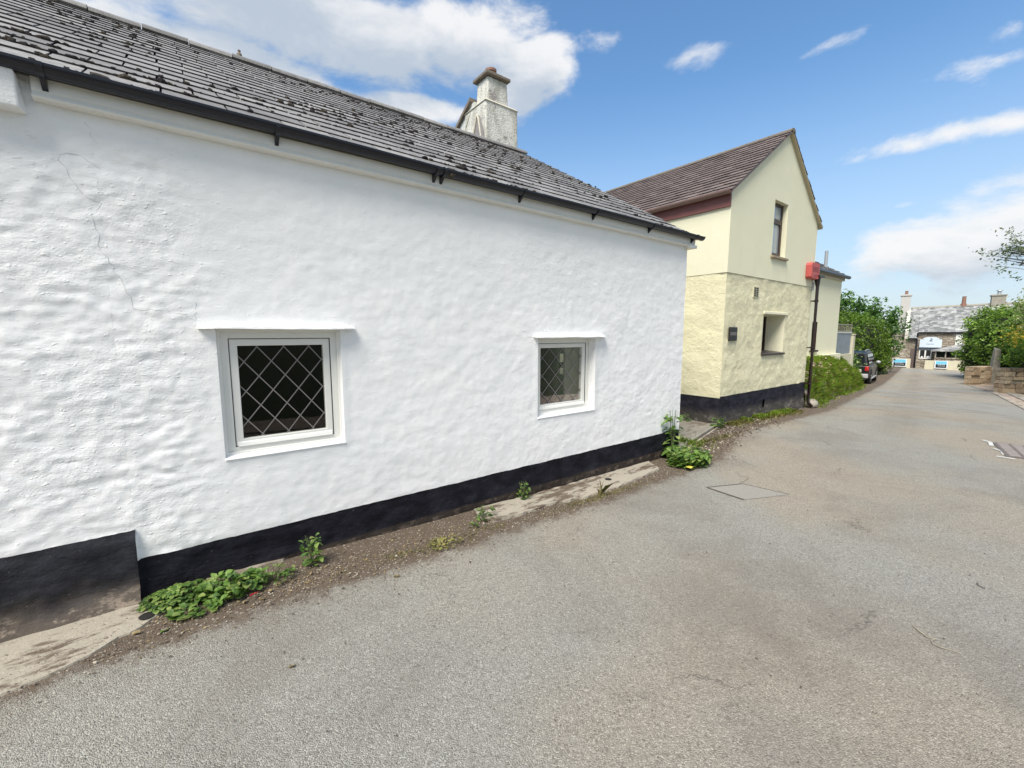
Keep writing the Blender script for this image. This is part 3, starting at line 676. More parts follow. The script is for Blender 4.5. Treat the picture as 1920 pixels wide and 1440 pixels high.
# gable end wall with the small opening at the back room
GH = (2.28, 2.45, .86, 1.24)
def groof(U): return np.minimum(EZ-.06+(U)*math.tan(RP), EZ-.06+(2*RY-U)*math.tan(RP))
V, F = wall_grid(np.arange(0, 7.41, .2), np.arange(.25, 5.2, .15), [GH], lambda U, Z: np.stack([CX1+.0*U+.004*pn(U*4, Z*5)*sst(0, .2, U), U-.0005*0, Z], -1), groof); VV.append(V); FF.append(F+b0); b0 += len(V)
mesh_obj('wall', np.concatenate(VV), np.concatenate(FF), M_white, cot, smooth=True)
mb = MB(); mb.box(CX0, CX1, 7.4, 7.5, -.2, 2.9); mb.box(CX0-.1, CX0, 0.05, 7.4, -.2, 2.9); mb.add([(CX0-.02, 0, 2.9), (CX0-.02, 7.4, 2.9), (CX0-.02, RY, RZ-.1)], [(0, 1, 2)]); mb.build('rear_wall', M_white, cot)
# window reveals (in the wall, painted)
def reveal(k):
    (x0, x1, z0, z1), d = holes[k], (.075, .10)[k]; mb = MB()
    for ya, yb, ins, in2 in ((-.004, d, 0, .012), (d, .5, .012, .012)):
        V = [(x0+ins, ya, z0+ins), (x1-ins, ya, z0+ins), (x1-ins, ya, z1-ins), (x0+ins, ya, z1-ins), (x0+in2, yb, z0+in2), (x1-in2, yb, z0+in2), (x1-in2, yb, z1-in2), (x0+in2, yb, z1-in2)]
        mb.add(V, [(0, 1, 5, 4), (1, 2, 6, 5), (2, 3, 7, 6), (3, 0, 4, 7)])
    mb.build('window_reveal', M_white, cot)
reveal(0); reveal(1)
# plinths
def plinth(name, ua, ub, zt, lf, matl):
    us = list(np.arange(ua, ub, .02))+[ub]; zs = np.linspace(-.2, zt, 28)
    def PP(U, Z):
        Zn = Z+np.where(Z >= zt-1e-4, ptop(U+(-1e-3 if lf else 1e-3))-zt, 0); B = Pw(U, Zn, lf)
        B[..., 1] -= .012*sst(.12, -.02, Z)*(1+pn(U*8, 4))+ (.05*sst(.12, -.03, Z) if lf else 0); B[..., 1] += .006*fbm(U*6, Z*9, 31, 3)*(Z < zt-.005); return B
    V, F = wall_grid(us, zs, [], PP); return mesh_obj(name, V, F, matl, cot, smooth=True)
plinth('plinth', CX0, -.32, .435, True, M_plinthL)['label'] = 'taller greyed plinth with peeling paint'
plinth('plinth', -.32, CX1, .25, False, M_plinth)['label'] = 'lower glossy black plinth'
mb = MB(); mb.add([(CX1+.002, 0, -.2), (CX1+.002, 7.4, -.2), (CX1+.002, 7.4, .25), (CX1+.002, 0, .25)], [(0, 1, 2, 3)]); mb.build('plinth', M_plinth, cot)
mb = MB()  # step face between the plinths
zz = np.linspace(-.1, .44, 20); yl = Pw(np.full(20, -.3201), zz, True)[:, 1]-.012; yr = Pw(np.full(20, -.3199), zz, False)[:, 1]+.012
for i in range(19): mb.add([(-.3195, yl[i], zz[i]), (-.3195, yr[i], zz[i]), (-.3195, yr[i+1], zz[i+1]), (-.3195, yl[i+1], zz[i+1])], [(0, 1, 2, 3)])
mb.build('plinth_end', M_plinth, cot)
# cracks in the render
def crack(pts, r=.0009):
    mb = MB(); P = []
    for (a, b), (c, d) in zip(pts[:-1], pts[1:]):
        k = max(2, int(math.hypot(c-a, d-b)/.018))
        for i in range(k):
            x = a+(c-a)*i/k+random.gauss(0, .006); z = b+(d-b)*i/k+random.gauss(0, .006); P.append((x, z))
    P.append(pts[-1]); P3 = [(x, float(Pw(np.array([x]), np.array([z]), False)[0, 1])-.0004, z) for x, z in P]
    mb.tube(P3, [r*random.uniform(.3, 1.4) for _ in P3], 5); mb.build('crack', basic('crack_line', (.50, .50, .50), .9), cot)
crack([(-.46, 2.52), (-.44, 2.46), (-.41, 2.39), (-.37, 2.33), (-.32, 2.32), (-.31, 2.29), (-.36, 2.24), (-.34, 2.14), (-.34, 2.08), (-.31, 2.0), (-.26, 1.89), (-.23, 1.80), (-.22, 1.74), (-.11, 1.74), (-.01, 1.72), (.06, 1.68)])
crack([(-.46, 2.52), (-.40, 2.545), (-.33, 2.52), (-.30, 2.49)], .0008); crack([(.065, 1.79), (.06, 1.68)], .0008); crack([(-.34, 2.72), (-.32, 2.66), (-.30, 2.62)], .0009)
# windows
def cottage_window(x0, x1, z0, z1, yf, yd, extra, label):
    t = MB(); fx0, fx1, fz0, fz1 = x0+.004, x1-.004, z0+.014, z1-.004
    t.ring(fx0, fx1, fz0, fz1, .062, yf, yf+.06, .048)
    w = t.build('window', M_upvc, cot, bevel=.003); w['label'] = label
    t = MB()                                                    # trim strip round the frame
    t.ring(x0-.004, x1+.004, z0+.006, z1+.002, .024, yf-.012, yf-.001)
    t.build('frame_trim', M_upvcW, w, bevel=.002)
    t = MB(); sx0, sx1, sz0, sz1 = fx0+.064, fx1-.064, fz0+.050, fz1-.064
    t.ring(sx0, sx1, sz0, sz1, .046, yf+.004, yf+.05); t.build('sash', M_upvc, w, bevel=.004)
    t = MB(); t.ring(sx0-.003, sx1+.003, sz0-.003, sz1+.003, .0029, yf-.0006, yf+.03); t.build('rubber_seal', M_dark, w)
    t = MB(); t.hexa([(sx0+.01, yf-.012, sz0-.002), (sx1-.01, yf-.012, sz0-.002), (sx1-.01, yf+.004, sz0+.0), (sx0+.01, yf+.004, sz0), (sx0+.01, yf-.006, sz0+.022), (sx1-.01, yf-.006, sz0+.022), (sx1-.01, yf+.004, sz0+.03), (sx0+.01, yf+.004, sz0+.03)]); t.build('drip_bar', M_upvcW, w, bevel=.002)
    gx0, gx1, gz0, gz1 = sx0+.044, sx1-.044, sz0+.042, sz1-.044; yg = yf+.024
    t = MB(); t.box(gx0, gx1, yg, yg+.004, gz0, gz1); t.build('glass_pane', M_glass, w)
    t = MB(); cw = (gx1-gx0); ch = (gz1-gz0); nx = 3.3; nzz = 3.15; dx = cw/nx; dz = ch/nzz; sl_ = dz/dx
    for sgn in (1, -1):
        for k in range(-8, 9):
            # line z = gz1 - .04 + sgn*sl*(x - (gx0+.6dx + k dx))
            xa = gx0+.72*dx+k*dx; pts = []
            for xx in np.linspace(gx0, gx1, 160):
                z = gz1-.015*ch+sgn*sl_*(xx-xa)
                if gz0 <= z <= gz1: pts.append((xx, z))
            if len(pts) > 3:
                (a, b), (c, d) = pts[0], pts[-1]; L = math.hypot(c-a, d-b); nxv, nzv = -(d-b)/L*.0034, (c-a)/L*.0034; y = yg-.0015 if sgn > 0 else yg-.0022
                t.prism([(a+nxv, y, b+nzv), (a-nxv, y, b-nzv), (c-nxv, y, d-nzv), (c+nxv, y, d+nzv)], (0, -.0012, 0))
    t.build('lead_lattice', M_lead, w)
    t = MB(); t.hexa([(x0-.004, -.014, z0-.010), (x1+.006, -.014, z0-.010), (x1+.006, yf+.02, z0-.010), (x0-.004, yf+.02, z0-.010), (x0+.0, -.010, z0+.002), (x1, -.010, z0+.002), (x1, yf+.02, z0+.024), (x0, yf+.02, z0+.024)])
    t.build('sill', M_hood, w, bevel=.004)
    t = MB(); hx0, hx1 = extra; k = 22; top = []; ft = []
    V = []
    for i in range(k+1):
        x = hx0+(hx1-hx0)*i/k; jz = .004*float(pn(x*9, z1)); jy = .006*float(pn(x*11, z1+3)); tp = .55+.45*min(1, min(i, k-i)/1.5)
        V += [(x, .0, z1+.004), (x, -.075*tp+jy, z1-.002+jz), (x, -.072*tp+jy, z1+.002+.010*min(1, .2+min(i, k-i)/2)+jz), (x, .0, z1+.012+.03*min(1, .2+min(i, k-i)/2)+jz)]
    F = []
    for i in range(k): b = i*4; F += [(b, b+4, b+5, b+1), (b+1, b+5, b+6, b+2), (b+2, b+6, b+7, b+3)]
    F += [(0, 1, 2, 3), (k*4+3, k*4+2, k*4+1, k*4)]
    t.add(V, F); o = t.build('drip_slate', M_hood, w); 
    return w
cottage_window(*holes[0], .045, .09, (.06, 1.015), 'latticed window nearer the camera')
cottage_window(*holes[1], .085, .15, (2.78, 3.85), 'latticed window nearer the far corner')
# rooms seen through the panes
mb = MB(); 
def room(mb, x0, x1, y0, y1, z0, z1, skip=()):
    V = [(x0, y0, z0), (x1, y0, z0), (x1, y1, z0), (x0, y1, z0), (x0, y0, z1), (x1, y0, z1), (x1, y1, z1), (x0, y1, z1)]
    Fs = {'b': (0, 1, 2, 3), 't': (7, 6, 5, 4), 'f': (1, 0, 4, 5), 'r': (2, 1, 5, 6), 'k': (3, 2, 6, 7), 'l': (0, 3, 7, 4)}
    mb.add(V, [v for k, v in Fs.items() if k not in skip])
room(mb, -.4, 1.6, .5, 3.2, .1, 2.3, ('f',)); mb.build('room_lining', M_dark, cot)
mb = MB(); room(mb, 1.75, 5.45, .5, 3.4, .1, 2.3, ('f', 'r'))
for (ya, yb, za, zb) in ((.5, GH[0], .1, 2.3), (GH[1], 3.4, .1, 2.3), (GH[0], GH[1], .1, GH[2]), (GH[0], GH[1], GH[3], 2.3)): mb.add([(5.45, ya, za), (5.45, yb, za), (5.45, yb, zb), (5.45, ya, zb)], [(0, 1, 2, 3)])
mb.build('room_lining', M_inter, cot)
mb = MB(); mb.box(3.375, 3.66, .150, .156, .80, 1.535); mb.build('blind', M_curtain, cot)
mb = MB(); mb.box(5.36, 5.40, GH[0]-.02, GH[0]+.07, .99, 1.09); mb.build('hinge_block', M_dark, cot)
# mouldings under the gutter
mb = MB(); prof = [(-.03, 2.765), (-.050, 2.768), (-.056, 2.776), (-.050, 2.788), (-.034, 2.792), (-.034, 2.80), (-.040, 2.81), (-.040, 2.925), (0.02, 2.925), (0.02, 2.765)]
mb.prism([(-.52, y-.008, z) for y, z in prof], (5.6-(-.52)+.01, 0, 0)); mb.build('eaves_moulding', M_upvcW, cot); 
mb = MB(); mb.prism([(CX0, y-.008, z) for y, z in prof], (-.60-CX0, 0, 0)); mb.build('eaves_moulding', M_upvcW, cot)
mb = MB(); mb.prism([(5.43, -.075, 2.74), (5.43, -.075, 2.79), (5.62, -.075, 2.79), (5.62, -.075, 2.75)], (0, .14, 0)); mb.build('corbel', M_upvcW, cot, bevel=.006)
mb = MB(); mb.hexa([(-1.6, -.10, 2.69), (-.56, -.095, 2.69), (-.55, .0, 2.69), (-1.6, 0, 2.69), (-1.6, -.12, 2.86), (-.565, -.105, 2.86), (-.565, 0, 2.86), (-1.6, 0, 2.86)]); mb.build('rendered_corbel', M_white, cot, bevel=.008)
# gutter
mb = MB(); V = []; F = []; k = 12; gy, gzc, gr_ = -.105, 2.905, .047; st_ = np.arange(CX0, 5.68, .32).tolist()+[5.68]
for x in st_:
    sag = .004*math.sin(x*1.9)+.003*math.sin(x*.7+1)
    for q in range(k+1): a = math.pi+math.pi*q/k; V.append((x, gy+gr_*math.cos(a), gzc+sag+gr_*math.sin(a)))
    for q in range(k, -1, -1): a = math.pi+math.pi*q/k; V.append((x, gy+(gr_-.004)*math.cos(a), gzc+sag+.002+(gr_-.004)*math.sin(a)))
w = 2*(k+1)
for i in range(len(st_)-1):
    for q in range(w): q2 = (q+1) % w; F.append((i*w+q, i*w+q2, (i+1)*w+q2, (i+1)*w+q))
mb.add(V, F); mb.add([(5.682, gy+gr_*math.cos(math.pi+math.pi*q/k), gzc+gr_*math.sin(math.pi+math.pi*q/k)) for q in range(k+1)], [tuple(range(k+1))])
gut = mb.build('gutter', M_black, cot, smooth=False)
for x in (-.47, .56, 1.68, 1.745, 2.56, 3.56, 4.55, 5.5):
    mb = MB(); P = [(gy+(gr_+.006)*math.cos(a), gzc-.002+(gr_+.006)*math.sin(a)) for a in np.linspace(math.pi, 2*math.pi, 9)]
    P = P+[(-.07, gzc-.01), (-.062, gzc-.085), (-.085, gzc-.085), (-.13, gzc-.07)]
    Q = [(gy+(gr_+.007)*math.cos(a), gzc-.002+(gr_+.007)*math.sin(a)) for a in np.linspace(math.pi, 2*math.pi, 11)]
    mb.prism([(x-.014, y, z) for y, z in Q], (.028, 0, 0))
    mb.prism([(x-.011, -.105, gzc-.047), (x-.011, -.09, gzc-.012), (x-.011, -.049, gzc-.012), (x-.011, -.049, gzc-.095)], (.022, 0, 0)); mb.build('gutter_bracket', M_black, gut)
# roof
def tiled_slope(x0, x1, y0, z0, slope, pitch, exposure, tw, th, jit, axis='x', sgn=1, rake=None):
    """tiles over a slope rising towards +y (axis x) ; returns MB"""
    mb = MB(); rows = int(slope/exposure)+1; cp, sp_ = math.cos(pitch), math.sin(pitch)
    for r_ in range(rows):
        s0 = r_*exposure; L = min(exposure+.05, slope-s0)
        if L < .03: continue
        off = (r_ % 2)*tw/2+random.uniform(-.02, .02); x = x0-off
        while x < x1:
            a = max(x, x0)+.004; b = min(x+tw-random.uniform(.006, .012), x1)
            if b-a > .03:
                ds = random.gauss(0, jit); lift = th*1.15+random.random()*th*.25; tl = random.gauss(0, th*.10); P = []
                for (xx, ss_, h_) in ((a, s0+ds, lift-th+tl), (b, s0+ds, lift-th-tl), (b, s0+L, -.002), (a, s0+L, -.002), (a, s0+ds, lift+tl), (b, s0+ds, lift-tl), (b, s0+L, th*.15), (a, s0+L, th*.15)):
                    yy = y0+ss_*cp-h_*sp_; zz_ = z0+ss_*sp_+h_*cp
                    P.append((xx, yy, zz_) if axis == 'x' else (y0+sgn*(ss_*cp-h_*sp_), xx, zz_))
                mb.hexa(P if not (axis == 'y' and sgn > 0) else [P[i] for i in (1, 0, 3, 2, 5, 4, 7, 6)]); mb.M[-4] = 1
            x += tw
    return mb
EY = -.115; slope = (RY-EY)/math.cos(RP); ZE = RZ-(RY-EY)*math.tan(RP)
RX0, RX1 = CX0-.15, 5.66
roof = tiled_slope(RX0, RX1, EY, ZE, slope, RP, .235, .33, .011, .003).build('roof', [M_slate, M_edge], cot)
mb = MB()  # deck and back slope
c_, s_ = math.cos(RP), math.sin(RP)
mb.hexa([(RX0, EY+.075, ZE+.0), (RX1-.01, EY+.075, ZE+.0), (RX1-.01, RY, RZ-.06), (RX0, RY, RZ-.06), (RX0, EY+.03, ZE+.008), (RX1-.01, EY+.03, ZE+.008), (RX1-.01, RY, RZ-.014), (RX0, RY, RZ-.014)])
mb.hexa([(RX0, RY+.001, RZ-.06), (RX1, RY+.001, RZ-.06), (RX1, 2*RY+.13, ZE-.05), (RX0, 2*RY+.13, ZE-.05), (RX0, RY+.001, RZ), (RX1, RY+.001, RZ), (RX1, 2*RY+.13, ZE), (RX0, 2*RY+.13, ZE)]); mb.build('roof_deck', basic('roof_underside', (.06, .058, .055), .9, bd=.01), cot)
mb = MB(); x = RX0
while x < RX1-.05:
    L = min(.44, RX1-x); q = random.uniform(-.006, .006); P = [(RY+.12*math.sin(a), RZ-.035+.085*math.cos(a)+q) for a in np.linspace(-1.55, 1.55, 9)]+[(RY+.09*math.sin(a), RZ-.05+.065*math.cos(a)+q) for a in np.linspace(1.5, -1.5, 7)]
    mb.prism([(x, y, z) for y, z in P], (L-.006, 0, 0)); x += .445
mb.build('ridge_tiles', M_slate, cot)
mb = MB()
for i in range(5600):
    x = random.uniform(-2.2, 5.6); r_ = random.randint(0, int(slope/.235)); dens = .34+1.3*float(pn(x*.8, r_*.22, 3))
    if random.random() > dens: continue
    if random.random() < .5: x = round((x-RX0+(r_ % 2)*.165)/.33)*.33+RX0-(r_ % 2)*.165+random.gauss(0, .02)
    s0 = r_*.235+random.uniform(-.008, .012); h_ = .011; q = random.uniform(.005, .018)*(1 if random.random() < .9 else 1.8)
    yy = EY+s0*c_-h_*s_; zz_ = ZE+s0*s_+h_*c_
    mb.blob((x, yy, zz_), q*random.uniform(.9, 1.6), q*.8, q*.7, n=6, rings=4, jit=.3)
mb.build('roof_moss', M_moss, cot)
mb = MB(); mb.lathe((.83, 3.7, RZ+.03), [(.035, 0), (.03, .06), (.012, .08), (.02, .10), (.0, .12)], 8); mb.build('ridge_finial', M_capc, cot)
# chimney
mb = MB()
def tbox(mb, x0, x1, y0, y1, z0, z1, tx=0, ty=0): mb.hexa([(x0, y0, z0), (x1, y0, z0), (x1, y1, z0), (x0, y1, z0), (x0+tx, y0+ty, z1), (x1-tx, y0+ty, z1), (x1-tx, y1-ty, z1), (x0+tx, y1-ty, z1)])
tbox(mb, 4.83, 5.62, 3.86, 4.66, 4.3, 6.03, .01, .02)
tbox(mb, 4.92, 5.42, 3.93, 4.34, 6.031, 6.50, .02, .015)
ch = mb.build('chimney', M_chim, cot, bevel=.03)
mb = MB(); tbox(mb, 4.815, 5.63, 3.855, 4.67, 6.005, 6.055, .05, .05); mb.build('flaunching', M_lime, ch, bevel=.015)
mb = MB(); mb.box(4.87, 5.44, 3.88, 4.38, 6.501, 6.56); mb.build('cap_slab', M_capc, ch, bevel=.012)
mb = MB(); mb.lathe((5.13, 4.12, 6.562), [(.10, 0), (.095, .10), (.115, .12), (.115, .16), (.085, .16), (.08, .1)], 14); mb.build('chimney_pot', M_clay, ch)
mb = MB(); mb.prism([(4.822, 4.30, 4.9), (4.822, 3.9, 5.25), (4.822, 3.94, 5.5), (4.822, 4.06, 5.78), (4.822, 4.14, 5.82), (4.822, 4.24, 5.55), (4.822, 4.4, 5.3), (4.822, 4.62, 5.1)], (.01, 0, 0)); mb.build('patched_cement', basic('grey_cement_patch', (.30, .28, .27), .9, var=.25, bd=.01), ch)
mb = MB(); mb.tube([(4.818, 4.0, 5.3), (4.815, 4.1, 5.75), (4.815, 4.15, 5.83), (4.815, 4.28, 5.5), (4.815, 4.45, 5.3), (4.815, 4.6, 5.15)], [.012, .02, .025, .03, .035, .02], 6); mb.tube([(4.835, 4.62, 5.3), (4.83, 4.6, 5.75), (4.84, 4.4, 5.98)], .008, 5); mb.build('mortar_fillet', M_lime, ch)
# rear gable upstand
mb = MB(); mb.prism([(4.86, 4.3, 4.6), (4.86, 5.9, 4.6), (4.86, 5.9, 5.28), (4.86, 4.42, 6.14), (4.86, 4.3, 6.14)], (.22, 0, 0)); mb.build('gable_upstand', basic('white_weathered_render', (.62, .63, .60), .8, var=.15, bd=.006), cot)
mb = MB(); mb.prism([(4.80, 4.38, 6.165), (4.80, 5.98, 5.235), (4.80, 5.98, 5.30), (4.80, 4.38, 6.235)], (.34, 0, 0)); mb.build('gable_coping', M_capc, cot)
mb = MB()
for r_ in range(4): mb.box(4.72+.0*r_, 4.80, 3.72+.0, 4.3, 5.1-.0, 5.17) if r_ == 0 else None
mb.build('lead_flashing', M_lead, ch)

# ================================================================== YELLOW HOUSE
YX0, YX1, YF, YB = 7.82, 11.93, .60, 6.2
AX, AZ = 10.0, 5.66; EYZ = 4.16; YP = math.atan2(AZ-EYZ, AX-YX0+.1)
yh = thing('cream_house', 'tall narrow cream house with brown tiled roof and gable facing the lane', 'house', (9.9, .6, float(g(9.9))))
def gab(U): return np.where(U < AX, EYZ+(U-YX0)*(AZ-.04-EYZ)/(AX-YX0), EYZ+(YX1-U)*(AZ-.04-EYZ)/(YX1-AX))
NH = (9.43, 10.50, 1.18, 2.0); UW = (9.57, 10.22, 3.18, 4.27)
def yrough(U, Z, s=0): return .011*fbm(U*2.6+s, Z*3.4, s, 4, .55)+.004*(1-2*np.abs(pn(U*5+s, Z*6)))
def Pf(U, Z):
    k = near_hole(U, Z, [NH], .08); e = sst(YX0, YX0+.1, U)*sst(YX1, YX1-.1, U)
    return np.stack([U, YF-yrough(U, Z)*(1-k)*e, Z], -1)
V1, F1 = wall_grid(list(np.arange(YX0, YX1-.01, .03))+[YX1], list(np.arange(.43, 2.69, .03))+[2.7], [NH], Pf)
def Ps(U, Z): e = sst(YF, YF+.1, U); return np.stack([YX0-yrough(U, Z, 30)*e, U, Z], -1)
V2, F2 = wall_grid(np.arange(YF, YB, .04), list(np.arange(.40, 2.69, .04))+[2.7], [], Ps); F2 = F2[:, ::-1]
mesh_obj('lower_wall', np.concatenate([V1, V2]), np.concatenate([F1, F2+len(V1)]), M_yelR, yh, smooth=True)
V1, F1 = wall_grid(np.arange(YX0-.014, YX1+.001, .06), np.arange(2.7, 5.7, .06), [UW], lambda U, Z: np.stack([U, YF-.016+.003*pn(U*3, Z*3), Z], -1), gab)
V2, F2 = wall_grid(np.arange(YF-.016, YB, .15), np.arange(2.7, 4.2, .1), [], lambda U, Z: np.stack([np.full_like(U, YX0-.014)+.002*pn(U*3, Z*3)*sst(YF, YF+.2, U), U, Z], -1)); F2 = F2[:, ::-1]
mesh_obj('upper_wall', np.concatenate([V1, V2]), np.concatenate([F1, F2+len(V1)]), M_yelS, yh, smooth=True)
mb = MB(); mb.add([(YX0-.014, YF-.016, 2.7), (YX1, YF-.016, 2.7), (YX1, YF+.0, 2.695), (YX0+.0, YF+.0, 2.695), (YX0-.014, YB, 2.7), (YX0+.0, YB, 2.695)], [(3, 2, 1, 0), (4, 5, 3, 0)]); mb.build('render_bead', basic('stained_drip_edge', (.42, .38, .25), .9), yh)
mb = MB(); mb.box(YX0+.02, YX1, YB, YB+.1, -.2, 4.2); mb.add([(YX1, YF, -.3), (YX1, YB, -.3), (YX1, YB, EYZ), (YX1, YF, EYZ)], [(0, 1, 2, 3)]); mb.add([(YX0, YB+.1, EYZ), (YX1, YB+.1, EYZ), (AX, YB+.1, AZ-.05)], [(0, 1, 2)]); mb.add([(YX1, YF-.016, 2.7), (YX1, YF, 2.7), (YX1, YF, EYZ), (YX1, YF-.016, EYZ)], [(0, 1, 2, 3)]); mb.build('side_wall', M_yelS, yh)
def ypl(U, Z): e = sst(YX0, YX0+.06, U); return np.stack([U, YF-.012-(.012*fbm(U*4, Z*6, 3, 3)+.02*sst(.15, -.2, Z))*e, Z], -1)
V1, F1 = wall_grid(np.arange(YX0-.012, YX1+.001, .04), np.linspace(-.35, .44, 18), [(9.64, 9.72, .05, .22)], lambda U, Z: (lambda B: (B.__setitem__((..., 2), B[..., 2]+.012*pn(U*2, 7)*(Z > .43)), B)[1])(ypl(U, Z)))
V2, F2 = wall_grid(np.arange(YF-.012, YB, .06), np.linspace(-.3, .41, 14), [], lambda U, Z: np.stack([YX0-.012-.010*fbm(U*4, Z*6, 9, 3)*sst(YF, YF+.1, U), U, Z], -1)); F2 = F2[:, ::-1]
mesh_obj('plinth', np.concatenate([V1, V2]), np.concatenate([F1, F2+len(V1)]), M_plinthY, yh, smooth=True)
mb = MB(); mb.add([(9.63, YF+.06, .04), (9.73, YF+.06, .04), (9.73, YF+.06, .23), (9.63, YF+.06, .23)], [(0, 1, 2, 3)]); mb.build('low_vent', M_dark, yh)
# recessed niche window
x0, x1, z0, z1 = NH; d = .42
mb = MB(); mb.add([(x0, YF, z0), (x1, YF, z0), (x1, YF, z1), (x0, YF, z1), (x0+.02, YF+d, z0+.02), (x1-.02, YF+d, z0+.02), (x1-.02, YF+d, z1-.02), (x0+.02, YF+d, z1-.02)], [(1, 2, 6, 5), (2, 3, 7, 6), (3, 0, 4, 7), (0, 1, 5, 4)]); mb.build('niche_reveal', M_yelS, yh)
mb = MB(); mb.ring(x0+.01, x1, z0, z1, .05, YF+d-.05, YF+d); w = mb.build('window', M_brframe, yh); w['label'] = 'small window deep in its niche'
mb = MB(); mb.box(x0+.05, x1-.05, YF+d-.03, YF+d-.02, z0+.05, z1-.05); mb.build('glass_pane', M_dglass, w)
mb = MB(); mb.hexa([(x0-.02, YF-.045, z0-.03), (x1+.02, YF-.045, z0-.03), (x1-.002, YF+d-.06, z0-.0), (x0+.004, YF+d-.06, z0), (x0-.02, YF-.045, z0+.012), (x1+.02, YF-.045, z0+.012), (x1-.002, YF+d-.06, z0+.06), (x0+.004, YF+d-.06, z0+.06)]); mb.build('sill', M_tilesill, w, bevel=.006)
mb = MB(); mb.box(x0-.03, x1+.10, YF-.03, YF+.02, z1+.002, z1+.06); mb.build('lintel', M_yelS, w, bevel=.01)
# upper window
x0, x1, z0, z1 = UW
mb = MB(); mb.add([(x0, YF-.016, z0), (x1, YF-.016, z0), (x1, YF-.016, z1), (x0, YF-.016, z1), (x0, YF+.13, z0), (x1, YF+.13, z0), (x1, YF+.13, z1), (x0, YF+.13, z1)], [(1, 2, 6, 5), (2, 3, 7, 6), (3, 0, 4, 7), (0, 1, 5, 4)]); mb.build('window_reveal', M_yelS, yh)
mb = MB(); mb.ring(x0, x1, z0, z1, .055, YF+.08, YF+.13); mb.box(x0+.055, x1-.055, YF+.081, YF+.129, z1-.37, z1-.31); w = mb.build('window', M_brframe, yh); w['label'] = 'tall brown framed window in the gable'
mb = MB(); mb.ring(x0+.058, x1-.058, z0+.058, z1-.373, .035, YF+.072, YF+.11); mb.build('sash', M_brframe, w)
mb = MB(); mb.box(x0+.05, x1-.05, YF+.10, YF+.105, z0+.05, z1-.05); mb.build('glass_pane', M_sglass, w)
mb = MB(); mb.box(x0-.05, x1+.06, YF-.07, YF+.08, z0-.05, z0-.002); mb.build('sill', basic('tan_sill', (.30, .24, .17), .8), w, bevel=.006)
# vent
mb = MB(); mb.box(8.87, 9.1, YF-.022, YF+.0, 2.31, 2.52); v = mb.build('air_brick', basic('vent_cream', (.55, .53, .38), .8), yh)
mb = MB()
for i in range(2):
    for k in range(5): mb.box(8.89+i*.10, 8.97+i*.10, YF-.026, YF-.023, 2.33+k*.037, 2.352+k*.037)
mb.build('vent_slot', M_dark, v)
# roof
ysl = math.hypot(AX-(YX0-.16), AZ-(EYZ-.11)); yp = math.atan2(AZ-(EYZ-.11), AX-(YX0-.16))
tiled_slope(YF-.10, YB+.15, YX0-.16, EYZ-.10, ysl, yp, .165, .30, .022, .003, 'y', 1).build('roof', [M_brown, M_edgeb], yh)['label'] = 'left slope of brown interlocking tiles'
ysl2 = math.hypot(YX1+.12-AX, AZ-(EYZ-.10)); yp2 = math.atan2(AZ-(EYZ-.10), YX1+.12-AX)
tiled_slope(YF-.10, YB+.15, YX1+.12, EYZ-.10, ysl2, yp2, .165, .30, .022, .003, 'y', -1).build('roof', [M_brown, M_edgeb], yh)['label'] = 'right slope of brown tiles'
mb = MB()
for sx, xe in ((1, YX0-.15), (-1, YX1+.11)):
    mb.hexa([(xe, YF-.085, EYZ-.128), (AX, YF-.085, AZ-.03), (AX, YB+.1, AZ-.03), (xe, YB+.1, EYZ-.128), (xe, YF-.085, EYZ-.105), (AX, YF-.085, AZ-.005), (AX, YB+.1, AZ-.005), (xe, YB+.1, EYZ-.105)])
    mb.build('roof_deck', basic('cream_verge_undercloak', (.50, .44, .30), .8) if sx < 0 else M_brgut, yh); mb = MB()
mb = MB(); y = YF-.10
while y < YB+.1:
    P = [(AX+.10*math.sin(a), AZ-.03+.065*math.cos(a)) for a in np.linspace(-1.6, 1.6, 9)]; mb.prism([(x, y, z) for x, z in P], (0, .435, 0)); y += .44
mb.build('ridge_tiles', basic('buff_ridge_tile', (.19, .165, .13), .85, var=.3, vs=9, bd=.006), yh)
mb = MB(); mb.box(YX0-.055, YX0-.016, YF-.02, YB, EYZ-.33, EYZ-.06); mb.build('fascia', M_maroon, yh, bevel=.004)
mb = MB(); k = 10; V = []; F = []
for y in (YF-.06, YB+.1):
    for q in range(k+1): a = math.pi+math.pi*q/k; V.append((YX0-.135+.065*math.cos(a), y, EYZ-.075+.065*math.sin(a)))
F = [(q, q+1, k+2+q, k+1+q) for q in range(k)]+[tuple(range(k+1)), tuple(range(2*k+1, k, -1))]; mb.add(V, F); gu = mb.build('gutter', M_brgut, yh, smooth=False)
for y in (YF-.04, 1.05, 2.1, 3.3):
    mb = MB(); Q = [(YX0-.135+.071*math.cos(a), EYZ-.073+.071*math.sin(a)) for a in np.linspace(math.pi, 2*math.pi, 10)]; mb.prism([(x, y, z) for x, z in Q], (0, .035, 0)); mb.build('gutter_clip', M_brgut, gu)
# alarm box
mb = MB(); P = [(11.40, 2.90), (11.46, 2.86), (11.84, 2.86), (11.90, 2.90), (11.90, 3.16), (11.86, 3.22), (11.44, 3.22), (11.40, 3.16)]
mb.prism([(x, YF-.14, z) for x, z in P], (0, .122, 0)); al = mb.build('alarm_box', M_red, yh, bevel=.012)
mb = MB()
for k in range(5): mb.box(11.47, 11.83-.02*(k % 2), YF-.1432, YF-.1405, 3.02+k*.024, 3.031+k*.024)
mb.box(11.56, 11.74, YF-.1432, YF-.1405, 2.91, 2.955); mb.build('cover_lettering', M_redd, al)
